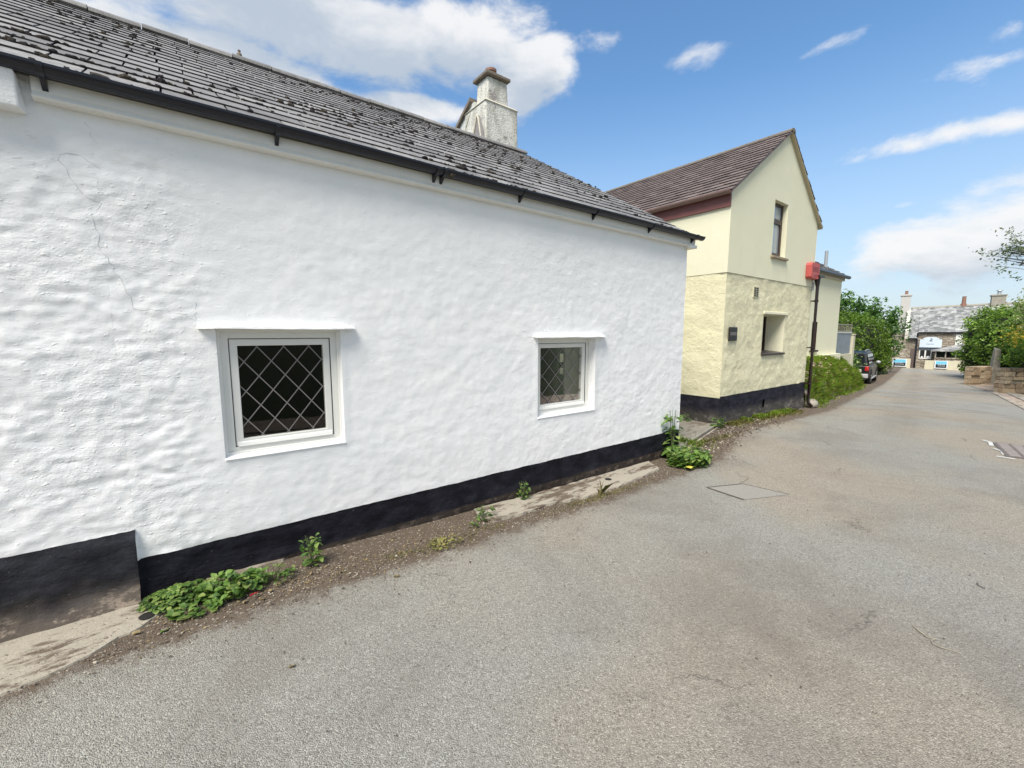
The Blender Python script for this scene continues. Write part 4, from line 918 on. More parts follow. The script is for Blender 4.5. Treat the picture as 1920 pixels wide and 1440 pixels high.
# downpipe
mb = MB(); px_, py_ = 11.96, .50; mb.tube([(px_, py_+.05, 2.9), (px_, py_, 2.75), (px_, py_, .28), (px_, py_-.0, -.05), (px_+.02, py_-.08, -.16)], .036, 12)
dp = mb.build('downpipe', M_brpipe, yh, smooth=True)
mb = MB(); mb.box(px_-.13, px_+.2, py_-.07, py_+.09, 2.915, 2.965); mb.tube([(px_, py_+.02, 2.92), (px_, py_, 2.72)], [.07, .04], 10); mb.build('hopper', M_brpipe, dp)
for z in (2.35, 1.25, .38):
    mb = MB(); mb.tube([(px_, py_, z), (px_, py_, z+.05)], .046, 12); mb.box(px_-.075, px_+.075, py_+.02, py_+.095, z+.01, z+.035); mb.build('pipe_bracket', M_brpipe, dp)
mb = MB(); mb.box(11.86, 11.93, .56, .598, 2.62, 2.80); mb.build('junction_box', M_silver, yh, bevel=.004)
# plaque
t = thing('house_name_plaque', 'small black house plaque with a paler lettered band beside the house corner', 'plaque', (8.12, .57, 1.6))
mb = MB(); mb.box(7.97, 8.27, YF-.04, YF-.018, 1.47, 1.725); mb.build('plaque_board', M_plaque, t, bevel=.004)
mb = MB(); mb.box(8.01, 8.23, YF-.0425, YF-.0405, 1.575, 1.63); mb.build('lettered_band', M_letter, t)
mb = MB()
for k in range(5):
    a = 8.03+k*.04; mb.box(a, a+.008, YF-.044, YF-.0428, 1.585, 1.62); mb.box(a+.0081, a+.025, YF-.044, YF-.0428, 1.585, 1.592) if k % 2 else mb.box(a+.0081, a+.025, YF-.044, YF-.0428, 1.612, 1.62)
mb.build('lettering', M_plaque, t)

# ================================================================== CREAM ANNEXE
AF = 2.0; AXE = 19.03; AE = 3.62
an = thing('cream_annexe', 'low smooth cream annexe with slate roof behind the brown downpipe', 'building', (15.5, AF, .7))
V1, F1 = wall_grid(np.arange(YX1+.002, AXE+.001, .12), np.arange(.2, AE, .12), [(16.5, 16.95, 1.06, 2.0)], lambda U, Z: np.stack([U, AF+.004*pn(U*2, Z*2), Z], -1))
mesh_obj('wall', V1, F1, M_yelS, an, smooth=True)
mb = MB(); mb.prism([(AXE, AF, .1), (AXE, 7, .1), (AXE, 7, AE), (AXE, 4.5, AE+1.5), (AXE, AF, AE+.02)], (-.02, 0, 0)); mb.build('end_wall', M_yelS, an)
mb = MB(); mb.box(YX1+.01, AXE+.09, AF-.13, AF-.006, -.1, .89); mb.box(AXE+.005, AXE+.09, AF-.005, 5, .1, .89); mb.build('base_ledge', M_yelS, an, bevel=.01)
mb = MB(); mb.box(YX1+.01, AXE+.06, AF-.07, AF-.006, AE-.14, AE+.0); mb.build('fascia', basic('cream_fascia', (.62, .55, .42), .7), an)
mb = MB(); mb.tube([(YX1+.02, AF-.16, AE+.0), (AXE+.18, AF-.16, AE-.01)], .06, 10); mb.build('gutter', M_black, an, smooth=True)
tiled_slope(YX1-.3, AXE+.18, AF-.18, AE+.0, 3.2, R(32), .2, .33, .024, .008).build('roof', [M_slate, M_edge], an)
mb = MB(); mb.add([(YX1, AF-.14, AE-.06), (AXE+.16, AF-.14, AE-.06), (AXE+.16, AF+2.5, AE+1.62), (YX1, AF+2.5, AE+1.62)], [(0, 1, 2, 3)]); mb.add([(YX1, AF+2.5, AE+1.66), (AXE+.16, AF+2.5, AE+1.66), (AXE+.16, AF+5.2, AE-.1), (YX1, AF+5.2, AE-.1)], [(0, 1, 2, 3)]); mb.build('roof_deck', M_capc, an)
mb = MB(); mb.ring(16.5, 16.95, 1.06, 2.0, .05, AF+.06, AF+.1); w = mb.build('window', M_brframe, an)
mb = MB(); mb.box(16.53, 16.92, AF+.08, AF+.085, 1.1, 1.96); mb.build('glass_pane', M_dglass, w)
mb = MB(); mb.add([(16.5, AF, 1.06), (16.95, AF, 1.06), (16.95, AF, 2.0), (16.5, AF, 2.0), (16.5, AF+.1, 1.06), (16.95, AF+.1, 1.06), (16.95, AF+.1, 2.0), (16.5, AF+.1, 2.0)], [(1, 2, 6, 5), (2, 3, 7, 6), (3, 0, 4, 7), (0, 1, 5, 4)]); mb.box(16.4, 17.05, AF-.06, AF+.05, 1.0, 1.058); mb.build('sill', M_brframe, w)
mb = MB(); mb.lathe((18.5, 2.38, 3.6), [(.06, 0), (.06, .3), (.075, .32), (.075, .38), (.055, .39), (.055, .95)], 12); mb.build('flue_pipe', M_zinc, an)

# ================================================================== GRASS BANK (raised garden behind)
def foot(x): return float(np.interp(x, [11.95, 13, 17.5, 23.5, 26.5], [.62, .80, 1.45, 2.36, 3.0]))
def btop(x): return float(np.interp(x, [11.95, 13.5, 16, 19, 22.6, 24.3, 26.4, 27], [.80, .84, .80, .70, .32, .05, -.85, -.95]))
def bank_pt(x, t):
    f = foot(x)-.05; b = float(g(x))-.03; T = btop(x)
    if t <= 1: y = f+.42*t**1.6; z = b+(T-b)*(t**.55 if t > 0 else 0)
    else: y = f+.42+(t-1)*6; z = T+.02*(t-1)
    nzz_ = float(fbm(x*1.3, y*1.3, z*1.6, 3)); return (x, y-.10*nzz_*min(1, t*3), z+.05*nzz_*min(1, t*3))
bx = np.arange(11.96, 27.01, .16); bt = list(np.linspace(0, 1, 16))+[1.1, 1.3, 1.6, 2.0]
V = np.array([bank_pt(x, t) for x in bx for t in bt]); nb = len(bt); i_, j_ = np.meshgrid(range(len(bx)-1), range(nb-1), indexing='ij'); a_ = (i_*nb+j_).ravel()
def f_bank(t, b):
    c = t.mix(t.ss(t.noise(t.pos, 4, 6, .7), .42, .6), (.14, .19, .045), (.22, .19, .11)); c = t.mix(t.ss(t.noise(t.pos, 8, 4, .7), .58, .68), c, (.27, .24, .19))
    t.put(b.inputs['Base Color'], c); b.inputs['Roughness'].default_value = .95; bump(t, t.noise(t.pos, 14, 6, .7), .08)
struct(mesh_obj('bank', V, np.stack([a_, a_+nb, a_+nb+1, a_+1], 1), mat('earth_bank', f_bank), smooth=True))
P = []; PD = []
for i in range(30000):
    x = random.uniform(12.1, 26.5); t = random.uniform(0, 1.12)
    q = float(pn(x*1.4, t*2.2, 6))
    if q > .22 and random.random() < .8: continue
    p = bank_pt(x, t); (P if random.random() < .86 else PD).append(p)
V1, F1 = blades(np.array(P), .13, .007, 1.0); struct(mesh_obj('bank_grass', V1, F1, M_grass), kind='stuff')
V1, F1 = blades(np.array(PD), .10, .007, 1.3); struct(mesh_obj('bank_dry_grass', V1, F1, M_dry), kind='stuff')
P = []
for i in range(5200):
    x = random.uniform(12.1, 26.4); t = random.uniform(0.05, 1.05)
    if float(pn(x*1.1, t*1.6, 16)) > -.02: P.append(bank_pt(x, t))
P = np.array(P)+np.array([0, -.03, .03]); struct(leaf_cloud('bank_weeds', P, np.tile([0, -.5, .7], (len(P), 1)), .035, M_weed), kind='stuff')
mb = MB()
for i in range(150):
    x = random.choice([random.gauss(15.2, .9), random.gauss(13, .5), random.uniform(12.2, 25)]); x = min(max(x, 12.2), 26); p = bank_pt(x, random.uniform(.45, .98)); q = random.uniform(.04, .09)
    mb.blob((p[0], p[1]-.02, p[2]), q*1.3, q, q*.7, n=8, rings=5)
struct(mb.build('bank_stones', M_stone, smooth=True), kind='stuff')
mb = MB(); mb.blob((12.25, .52, -.13), .24, .14, .13, n=9, rings=6, jit=.12); mb.blob((12.1, .60, .16), .10, .08, .09, n=8, rings=5)
tag(mb.build('boulder', M_conc2, smooth=True), 'pale grey boulder at the foot of the brown downpipe', 'boulder')
# timber fence beyond the annexe
t = thing('timber_fence', 'grey blue boarded timber fence with trellis top beyond the annexe', 'fence', (20.5, 2.35, .75))
mb = MB(); x = 19.14
while x < 21.95: mb.box(x, x+.138, 2.35, 2.372+random.uniform(0, .006), .80, 1.62+random.uniform(-.004, .004)); x += .142
mb.build('boards', M_blue, t)
mb = MB(); mb.box(19.12, 22.05, 2.33, 2.40, 1.625, 1.68); mb.build('top_rail', basic('pale_rail', (.55, .56, .54), .7), t)
mb = MB(); mb.ring(19.12, 22.02, 1.685, 1.99, .04, 2.34, 2.37)
for k in range(1, 13): mb.box(19.12+k*.22, 19.14+k*.22, 2.345, 2.355, 1.725, 1.95)
for k in range(5): mb.box(19.16, 21.98, 2.356, 2.364, 1.74+k*.045, 1.755+k*.045)
mb.build('trellis', M_trel, t)
mb = MB(); mb.box(19.11, 22.05, 2.30, 2.46, -.1, .79); tag(mb.build('garden_wall', M_cream, bevel=.01), 'low cream rendered wall carrying the grey blue timber fence', 'wall')
mb = MB(); mb.box(22.12, 22.4, 2.3, 2.58, -.1, 1.55); mb.prism([(22.1, 2.28, 1.551), (22.42, 2.28, 1.551), (22.42, 2.6, 1.551), (22.1, 2.6, 1.551)], (0, 0, .05)); tag(mb.build('gate_pillar', M_cream, bevel=.01), 'slim cream gate pillar at the end of the grey blue fence', 'pillar')
mb = MB(); mb.box(25.6, 25.85, 2.80, 3.02, -.98, -.10); tag(mb.build('marker_post', M_cream, bevel=.02), 'short cream post behind the black car at the end of the bank', 'post')
t = thing('garden_shed', 'stone garden shed with hipped grey slate roof behind the trellis', 'shed', (25.3, 6, -.8))
mb = MB(); mb.box(23.6, 27.0, 4.6, 7.4, -.8, 1.75); mb.build('wall', M_farwall, t)
mb = MB(); mb.add([(23.4, 4.4, 1.75), (27.2, 4.4, 1.75), (27.2, 7.6, 1.75), (23.4, 7.6, 1.75), (24.6, 6.0, 2.9), (25.6, 6.0, 2.9)], [(0, 1, 5, 4), (1, 2, 5), (2, 3, 4, 5), (3, 0, 4), (3, 2, 1, 0)]); mb.build('roof', M_fars, t)
# pale shrub by the car
P = RNG.normal(size=(900, 3))*np.array([.26, .20, .20])+np.array([24.3, 2.95, .30]); t = thing('garden_shrub', 'light green leafy shrub growing on the bank top beside the car', 'shrub', (24.3, 2.95, -.2))
leaf_cloud('foliage', P, np.tile([0, -.3, .8], (900, 1)), .055, M_weed, t)
mb = MB()
for k in range(7): a = random.uniform(0, 6.3); mb.tube([(24.3, 2.95, -.3), (24.3+.2*math.cos(a), 2.95+.15*math.sin(a), .15), (24.3+.4*math.cos(a), 2.95+.25*math.sin(a), .5)], [.02, .012, .005], 5)
mb.build('stem', M_stem, t)

# ================================================================== CAR
cz = float(g(29.5))-.0; car_dir = math.atan2(.62, 4.6)
car = thing('parked_car', 'black four wheel drive car parked on the left before the tall hedge', 'car', (27.5, 3.78, cz), car_dir)
Mc = ROOT[car.name]['_m']
def cmb(): m_ = MB(); m_.T = Mc; return m_
W2 = .88
def loft(secs, m_):
    """secs: list of (x, [(y,z)...]) cross sections"""
    k = len(secs[0][1]); V = []; F = []
    for x, pr in secs: V += [(x, y, z) for y, z in pr]
    for i in range(len(secs)-1):
        for q in range(k): q2 = (q+1) % k; F.append((i*k+q, (i+1)*k+q, (i+1)*k+q2, i*k+q2))
    F += [tuple(range(k)), tuple(range(len(secs)*k-1, (len(secs)-1)*k-1, -1))]; m_.add(V, F)
def sec(w, zb, zt, sh=.10): return [(-w+.05, zb), (-w, zb+.12), (-w, zt-sh), (-w+.06, zt), (w-.06, zt), (w, zt-sh), (w, zb+.12), (w-.05, zb)]
m_ = cmb(); loft([(0, sec(.80, .42, .98)), (.06, sec(.87, .34, 1.06)), (.4, sec(.89, .32, 1.08)), (3.1, sec(.89, .32, 1.04)), (3.3, sec(.89, .32, 1.00)), (4.15, sec(.86, .34, .90)), (4.38, sec(.76, .40, .74))], m_); body = m_.build('body', M_carb, car, bevel=.02)
def cab(w1, w2, z0, z1): return [(-w1, z0), (-w2, z1-.06), (-w2+.08, z1), (w2-.08, z1), (w2, z1-.06), (w1, z0)]
m_ = cmb(); loft([(.03, cab(.82, .80, 1.05, 1.07)), (.16, cab(.83, .70, 1.05, 1.68)), (.45, cab(.84, .70, 1.05, 1.75)), (2.2, cab(.84, .70, 1.04, 1.76)), (2.5, cab(.84, .69, 1.04, 1.70)), (3.25, cab(.82, .78, 1.0, 1.04))], m_); m_.build('cabin', M_carb, car, bevel=.015)
def quad(m_, P, n_=(0, 0, 0)): m_.add(P, [(0, 1, 2, 3)])
m_ = cmb(); m_.prism([(.035, -.68, 1.12), (.035, .68, 1.12), (.135, .60, 1.60), (.135, -.60, 1.60)], (-.012, 0, 0)); m_.build('rear_window', M_sglass if False else M_dglass, car)
for sg in (-1, 1):
    def sy(z): return sg*(.84-(.84-.70)*(z-1.05)/.64+.006)
    for (a, b, c, d, nm) in ((.22, .95, .95, .30, 'q'), (1.02, 1.85, 1.85, 1.02, 'r'), (1.92, 2.85, 2.42, 1.92, 'f')):
        m_ = cmb(); z0, z1 = 1.13, 1.60; P = [(a, sy(z0), z0), (b, sy(z0), z0), (c, sy(z1), z1), (d, sy(z1), z1)]
        m_.prism(P, (0, sg*.006, 0)); m_.build('side_window', M_dglass, car)
    m_ = cmb(); m_.tube([(.5, sg*.60, 1.79), (1.4, sg*.60, 1.83), (2.3, sg*.60, 1.79)], .02, 6); m_.build('roof_rail', M_silver, car)
    m_ = cmb(); m_.prism([(-.012, sg*.86, .78), (-.012, sg*.70, .78), (-.012, sg*.70, 1.0), (.03, sg*.86, 1.0)], (.08, 0, 0)); m_.build('tail_light', M_tail, car, bevel=.01)
    m_ = cmb(); m_.blob((2.62, sg*1.0, 1.12), .09, .11, .085, n=8, rings=6, jit=.03); m_.build('wing_mirror', M_silver, car, smooth=True)
    m_ = cmb(); m_.box(.95, 3.0, sg*.90-.05, sg*.90+.05, .30, .37); m_.build('side_step', M_silver, car, bevel=.02)
    m_ = cmb(); m_.box(1.0, 1.18, sg*.895-.012, sg*.895+.012, .93, .96); m_.build('door_handle', M_silver, car)
    for x in (.78, 3.42):
        m_ = cmb(); k = 24; V = []; 
        prof = [(.20, -.10), (.33, -.10), (.36, -.07), (.36, .07), (.33, .10), (.20, .10)]
        for r_, yy in prof: V += [(x+r_*math.cos(2*math.pi*q/k), sg*.82+sg*yy, .36+r_*math.sin(2*math.pi*q/k)) for q in range(k)]
        F = [(i*k+q, i*k+(q+1) % k, (i+1)*k+(q+1) % k, (i+1)*k+q) for i in range(5) for q in range(k)]; m_.add(V, F); wh = m_.build('wheel', M_tyre, car, smooth=True)
        m_ = cmb(); yo = sg*(.82+.085); m_.add([(x+.20*math.cos(2*math.pi*q/k), yo, .36+.20*math.sin(2*math.pi*q/k)) for q in range(k)], [tuple(range(k))])
        for q in range(5):
            a = 2*math.pi*q/5; m_.prism([(x+.03*math.cos(a-1.5), yo, .36+.03*math.sin(a-1.5)), (x+.2*math.cos(a-.15), yo, .36+.2*math.sin(a-.15)), (x+.2*math.cos(a+.15), yo, .36+.2*math.sin(a+.15)), (x+.03*math.cos(a+1.5), yo, .36+.03*math.sin(a+1.5))], (0, sg*.015, 0))
        m_.build('rim', M_alloy, wh)
        m_ = cmb(); A = np.linspace(0, math.pi, 13); P = [(x+.42*math.cos(a), sg*.893, .36+.42*math.sin(a)) for a in A]+[(x+.47*math.cos(a), sg*.893, .36+.47*math.sin(a)) for a in A[::-1]]
        V = P+[(p[0], sg*.905, p[2]) for p in P]; k2 = len(P); m_.add(V, [(i, i+1, k2+i+1, k2+i) for i in range(k2-1)]+[(k2+i, k2+i+1, k2+k2-2-i, k2+k2-1-i) for i in range(12)]); m_.build('wheel_arch', M_tyre, car)
m_ = cmb(); m_.box(-.09, .12, -.85, .85, .40, .62); m_.build('rear_bumper', M_silver, car, bevel=.03)
m_ = cmb(); m_.box(-.015, .0, -.26, .26, .70, .81); m_.build('number_plate', basic('plain_yellow_plate', (.55, .40, .05), .5), car)

# ================================================================== HEDGES AND TREES
hedge('tall_hedge', 'tall clipped dark green conifer hedge rising behind the black car', 'hedge',
      [dict(c=(34.9, 6.35, .75), r=(6.2, 1.5, 2.1), a=-.085), dict(c=(39.6, 5.7, -.2), r=(1.5, 1.1, 1.1), a=0)], 52000, .085, M_hedge, p=3.2, depth=.55, rough=.24, freq=1.7)
def tree(name, label, base, trunk_h, blobs, n_, size, matl, group=None, holes=.25, limbs=9, tr=.14):
    t = thing(name, label, 'tree', base, group=group); mb = MB(); b = Vector(base); top = b+Vector((.1, .05, trunk_h))
    mb.tube([b-Vector((0, 0, .1)), b+Vector((.03, 0, trunk_h*.5)), top], [tr*1.3, tr, tr*.75], 9)
    for k in range(limbs):
        bl = blobs[k % len(blobs)]; c = Vector(bl['c'])+Vector([random.uniform(-.5, .5)*r for r in bl['r']]); mid = top.lerp(c, .5)+Vector((0, 0, .15)); mb.tube([top-Vector((0, 0, random.random()*.4)), mid, c], [tr*.5, tr*.28, tr*.1], 6)
        for q in range(3): e = c+Vector([random.uniform(-.6, .6)*r for r in bl['r']]); mb.tube([mid.lerp(c, .4), mid.lerp(e, .7)+Vector((0, 0, random.uniform(-.08, .12))), e], [tr*.22, tr*.12, tr*.05], 5)
    mb.build('trunk', M_bark, t, smooth=True)
    P, N = blob_points(blobs, n_, p=2.0, depth=max(b_['r'][2] for b_ in blobs)*.75, rough=.3, freq=1.1, holes=holes)
    q = fbm(P[:, 0]*1.9, P[:, 1]*1.9, P[:, 2]*2.3, 2); P = P[q > -.05-.0]; N = N[q > -.05-.0]
    leaf_cloud('crown', P, N+np.array([0, 0, .6]), size, matl, t, aspect=.5); return t
tree('broadleaf_tree', 'bushy broadleaf tree standing behind the tall clipped hedge', (39.5, 8.2, float(g(39.5))), 3.2,
     [dict(c=(39.6, 8.3, 3.0), r=(1.9, 2.0, 1.35)), dict(c=(38.6, 7.4, 3.9), r=(1.2, 1.2, .8)), dict(c=(40.5, 6.2, 3.1), r=(1.5, 1.4, 1.2)), dict(c=(41.8, 5.0, 2.3), r=(1.1, .9, 1.2)), dict(c=(37.6, 8.6, 3.6), r=(1.2, 1.2, .8)), dict(c=(42.2, 5.2, .9), r=(1.0, .9, 1.2))], 15000, .13, M_tree)
hedge('yew_hedge', 'big rounded dark hedge spilling over the right hand stone wall', 'hedge',
      [dict(c=(41.4, .05, .80), r=(1.8, 1.2, 2.35)), dict(c=(39.4, -1.0, .85), r=(2.2, 1.2, 2.1), a=-.2), dict(c=(36.6, -2.9, 1.6), r=(3.4, 1.6, 2.0), a=-.2)], 48000, .085, M_hedgeR, p=2.6, depth=.55, rough=.30, freq=1.6)
hedge('overhanging_shrub', 'mid green shrub drooping over the sandstone wall end', 'shrub',
      [dict(c=(31.2, -3.3, 1.45), r=(1.9, 1.6, 1.45)), dict(c=(29.9, -3.6, 1.0), r=(1.6, 1.5, 1.0)), dict(c=(31.6, -2.1, .55), r=(.9, .7, .6))], 30000, .06, M_hedgeR, p=2.3, depth=.4, rough=.25, freq=1.2)
t = thing('flowering_bush', 'yellow flowered bush on top of the right hand wall', 'bush', (28.6, -2.9, .2))
P, N = blob_points([dict(c=(28.6, -2.3, 1.25), r=(.7, .55, .6))], 2600, p=2, depth=.4, rough=.3); leaf_cloud('foliage', P, N+np.array([0, 0, .5]), .05, M_hedgeR, t)
P, N = blob_points([dict(c=(28.0, -1.95, 1.72), r=(.5, .34, .20)), dict(c=(27.9, -1.85, 1.45), r=(.4, .3, .12))], 300, p=2, depth=.3, rough=.3); leaf_cloud('petals', P, N, .055, M_yflow, t)['kind'] = 'stuff'
t = thing('variegated_shrub', 'pale cream leaved shrub rising behind the yellow flowered bush', 'shrub', (27.6, -2.9, .2))
P, N = blob_points([dict(c=(27.4, -2.0, 2.75), r=(.6, .5, .5)), dict(c=(27.6, -2.2, 2.2), r=(.6, .5, .5))], 1500, p=2, depth=.5, rough=.4, freq=2, holes=.15); leaf_cloud('foliage', P, N, .055, M_pale, t)
mb = MB()
for k in range(12): a = random.gauss(0, .35); c = random.gauss(0, .3); mb.tube([(27.6, -2.7, .1), (27.5+a*.4, -2.4+c*.4, 1.4), (27.4+a, -2.1+c, 2.9)], [.03, .018, .005], 5)
mb.build('stem', M_bark, t)
tree('thorn_tree', 'thin grey leaved tree reaching in from the right edge above the hedge', (24.5, -5.4, float(g(24.5))), 3.6,
     [dict(c=(23.0, -2.7, 4.45), r=(1.5, .8, .30)), dict(c=(23.4, -1.25, 4.62), r=(.7, .6, .10)), dict(c=(23.2, -1.75, 4.75), r=(.9, .6, .22)), dict(c=(24.5, -4.6, 4.9), r=(1.8, 1.4, .8)), dict(c=(23.3, -1.6, 4.3), r=(.9, .6, .14)), dict(c=(23.0, -1.85, 4.0), r=(.7, .4, .12))], 6500, .055, M_dull, holes=.02, limbs=15, tr=.075)

# ================================================================== STONE WALLS, GATEPOST
def stone_wall(name, label, p0, p1, h, thick, course=.17, wid=(.2, .5)):
    p0 = np.array(p0, float); p1 = np.array(p1, float); L = np.linalg.norm(p1-p0); d = (p1-p0)/L; rz = math.atan2(d[1], d[0]); zb = float(min(g(p0[0]), g(p1[0])))-.05
    t = thing(name, label, 'wall', (p0[0], p0[1], zb), rz); M_ = ROOT[t.name]['_m']; mb = MB(); mb.T = M_; mc = MB(); mc.T = M_
    z = 0
    while z < h-.04:
        ch_ = min(course*random.uniform(.7, 1.35), h-z)
        for side in (0, 1):
            x = 0
            while x < L-.03:
                w = min(random.uniform(*wid), L-x); j = lambda s_=.018: random.uniform(-s_, s_)*1.9; y0 = (0 if side == 0 else thick/2); y1 = y0+thick/2
                fy = j(.03)
                P = [(x+.008+j(.01), y0+(fy if side == 0 else 0)+j(.01), z+.006+j(.006)), (x+w-.008+j(.01), y0+(fy if side == 0 else 0)+j(.01), z+.006+j(.006)), (x+w-.008, y1+j(.01), z+.006), (x+.008, y1+j(.01), z+.006),
                     (x+.012+j(.01), y0+(fy if side == 0 else 0)+j(.01), z+ch_-.006+j(.006)), (x+w-.012+j(.01), y0+(fy if side == 0 else 0)+j(.01), z+ch_-.006+j(.006)), (x+w-.01, y1+j(.01), z+ch_-.004), (x+.01, y1+j(.01), z+ch_-.004)]
                mb.hexa(P); x += w
        z += ch_
    mb.build('stones', M_stone, t, bevel=.026)
    mc.box(.04, L-.04, .05, thick-.05, 0, h-.05); mc.build('mortar_core', basic('mortar', (.13, .10, .075), .95, bd=.01), t); return t
stone_wall('stone_wall', 'tan rubble stone wall along the right edge beneath the yellow flowered bush', (28.5, -1.58), (33.4, -5.3), 1.30, .40, .19, (.18, .6))
stone_wall('stone_wall', 'short drystone wall stub on the left of the granite gatepost', (33.5, -.12), (34.75, -.75), 1.08, .34, .2, (.3, .75))
mb = MB(); q = [(x, y) for x, y in ((35.1, -.72), (35.3, -.98), (35.62, -.82), (35.42, -.56))]; z0 = float(g(35.3))-.1
V = [(x, y, z0) for x, y in q]+[(x+.02, y+.01, z0+1.2) for x, y in q]+[(35.16, -.73, .78), (35.30, -.93, .74), (35.55, -.82, .80), (35.40, -.62, .86)]
mb.add(V, [(3, 2, 1, 0), (0, 1, 5, 4), (1, 2, 6, 5), (2, 3, 7, 6), (3, 0, 4, 7), (4, 5, 9, 8), (5, 6, 10, 9), (6, 7, 11, 10), (7, 4, 8, 11), (8, 9, 10, 11)])
tag(mb.build('granite_gatepost', M_gran, bevel=.03), 'tall rough granite gatepost between the two stone walls', 'gatepost')

# ================================================================== FAR SHOP
OX, OY = 52.79, 5.88; OZ = float(g(54))
fb = thing('stone_shop', 'low stone shop with mottled slate roof closing the end of the lane', 'building', (OX, OY, OZ), R(-79.8))
Mf = ROOT[fb.name]['_m']; K = 39.4/800
def fm(): m_ = MB(); m_.T = Mf; return m_
m_ = fm(); m_.box(0.54, 15, 0, .4, -.3, 3.29); m_.box(-2.6, 0.47, -.4, .4, -.3, 2.67); m_.box(-3.2, 15, 7, 7.3, -.3, 3.29); m_.build('wall', M_farwall, fb)
m_ = fm(); RD = 3.5
def ridz(u): return 5.59+u*.029
UL = -.12
for (a, b, y0, ze) in ((UL, 0.54, -.62, 2.72), (0.54, 15, -.15, 3.24)):
    m_.add([(a, y0, ze), (b, y0, ze), (b, RD, ridz(b)), (a, RD, ridz(a)), (a, y0, ze-.1), (b, y0, ze-.1)], [(0, 1, 2, 3), (4, 5, 1, 0)])
m_.add([(UL, RD, ridz(UL)), (15, RD, ridz(15)), (15, 7.3, 3.29), (UL, 7.3, 3.29)], [(0, 1, 2, 3)]); m_.build('roof', M_fars, fb)
m_ = fm(); m_.prism([(UL, RD-.12, ridz(UL)-.06), (UL, RD, ridz(UL)+.07), (UL, RD+.12, ridz(UL)-.06)], (15-UL, 0, ridz(15)-ridz(UL))); m_.build('ridge', M_gran, fb)
m_ = fm(); m_.box(0.54, 15, -.2, -.1, 3.15, 3.26); m_.box(UL, 0.54-.05, -.72, -.63, 2.62, 2.72); m_.tube([(0.49, -.52, 3.19), (0.49, -.52, 0)], .06, 8); m_.build('gutter', M_black, fb)
m_ = fm(); m_.box(UL-.24, UL-.01, -.3, 7.2, -.3, 3.29); m_.prism([(UL-.24, -.3, 3.29), (UL-.24, RD, ridz(UL)-.05), (UL-.24, 7.2, 3.29)], (.23, 0, 0)); m_.build('gable_end', basic('cream_limewash', (.60, .58, .50), .8, var=.1), fb)
m_ = fm(); m_.box(-0.90, -0.20, 3.1, 3.9, 3.40, 6.73); m_.box(-0.97, -0.13, 3.03, 3.97, 6.73+.001, 6.88); c1 = m_.build('chimney', basic('white_chimney_render', (.52, .50, .47), .8), fb, bevel=.02); c1['label'] = 'white rendered chimney'
m_ = fm(); m_.lathe((-0.55, 3.5, 6.88+.001), [(.13, 0), (.11, .3), (.13, .33), (.10, .36)], 10); m_.build('chimney_pot', M_clay, c1)
m_ = fm(); u1 = 3.38; m_.lathe((u1, RD, ridz(u1)-.1), [(.22, 0), (.2, .25), (.15, .25), (.13, .85), (.15, .9), (.11, .9)], 10); c2 = m_.build('clay_pot', M_clay, fb)
m_ = fm(); u0 = 5.03; ru = ridz(u0); m_.box(u0, u0+.85, 3.1, 3.9, ru-.5, ru+.66); m_.box(u0-.06, u0+.91, 3.04, 3.96, ru+.661, ru+.78); c3 = m_.build('chimney', M_gran, fb, bevel=.02); c3['label'] = 'grey stone chimney with cowl'
m_ = fm(); m_.lathe((u0+.45, 3.5, ru+.781), [(.14, 0), (.12, .2), (.12, .3), (.22, .32), (.2, .38), (.02, .44)], 10); m_.build('cowl', M_zinc, c3)
# shop door / window
m_ = fm(); a, b, c, d = 0.71, 1.54, 0.86, 1.70; m_.ring(a, b, c, d, .07, -.05, .03, .09); m_.box((a+b)/2-.05, (a+b)/2+.05, -.049, .029, c+.09, d-.07); w = m_.build('window', M_upvcW, fb)
m_ = fm(); m_.box(a+.06, b-.06, -.012, -.002, c+.07, d-.06); m_.build('glass_pane', M_dglass, w)
m_ = fm(); m_.blob(((a+b)/2+.22, -.018, c+.17), .13, .006, .09, n=10, rings=6); m_.build('window_display', M_pwhite, w)
m_ = fm(); m_.blob(((a+b)/2-.2, -.018, c+.16), .08, .006, .08, n=10, rings=6); m_.build('window_display', M_pwhite, w)
m_ = fm(); a, b = 1.70, 2.93; m_.box(a, b+2, -1.0, -.01, -.2, 0.95); m_.box(a+.0, b+2, -1.05, -.85, 0.95+.001, 1.05); m_.build('porch_base', M_farwall, fb)
m_ = fm(); m_.box(a+.05, b+2, -.95, -.90, 1.05+.001, 1.63); m_.build('porch_glazing', M_dglass, fb)
m_ = fm()
for k in range(6): m_ = fm(); m_.box(a+.02+k*.62, a+.10+k*.62, -1.0, -.952, 1.051, 1.63); m_.build('mullion', M_gran, fb)
m_ = fm(); m_.add([(a-.25, -1.2, 1.65), (b+2, -1.2, 1.65), (b+2, -.01, 2.29), (a+1.6, -.01, 2.24), (a-.2, -.01, 1.67), (a-.25, -1.2, 1.65-.08), (b+2, -1.2, 1.65-.08)], [(0, 1, 2, 3), (0, 3, 4), (5, 6, 1, 0)]); m_.build('porch_roof', M_fars, fb)
m_ = fm(); m_.box(0.15, 0.43, -.47, -.405, -.1, 1.72); m_.build('door', basic('brown_plank_door', (.12, .09, .08), .8, var=.3), fb)
m_ = fm(); m_.box(2.93, 3.34, -.03, .0, 1.96, 3.05); m_.build('window', M_upvcW, fb)
m_ = fm(); m_.box(0.54+.05, 1.71, -.06, .0, 1.63, 1.85); m_.build('shop_lintel', basic('dark_blue_lintel', (.07, .09, .11), .6), fb)
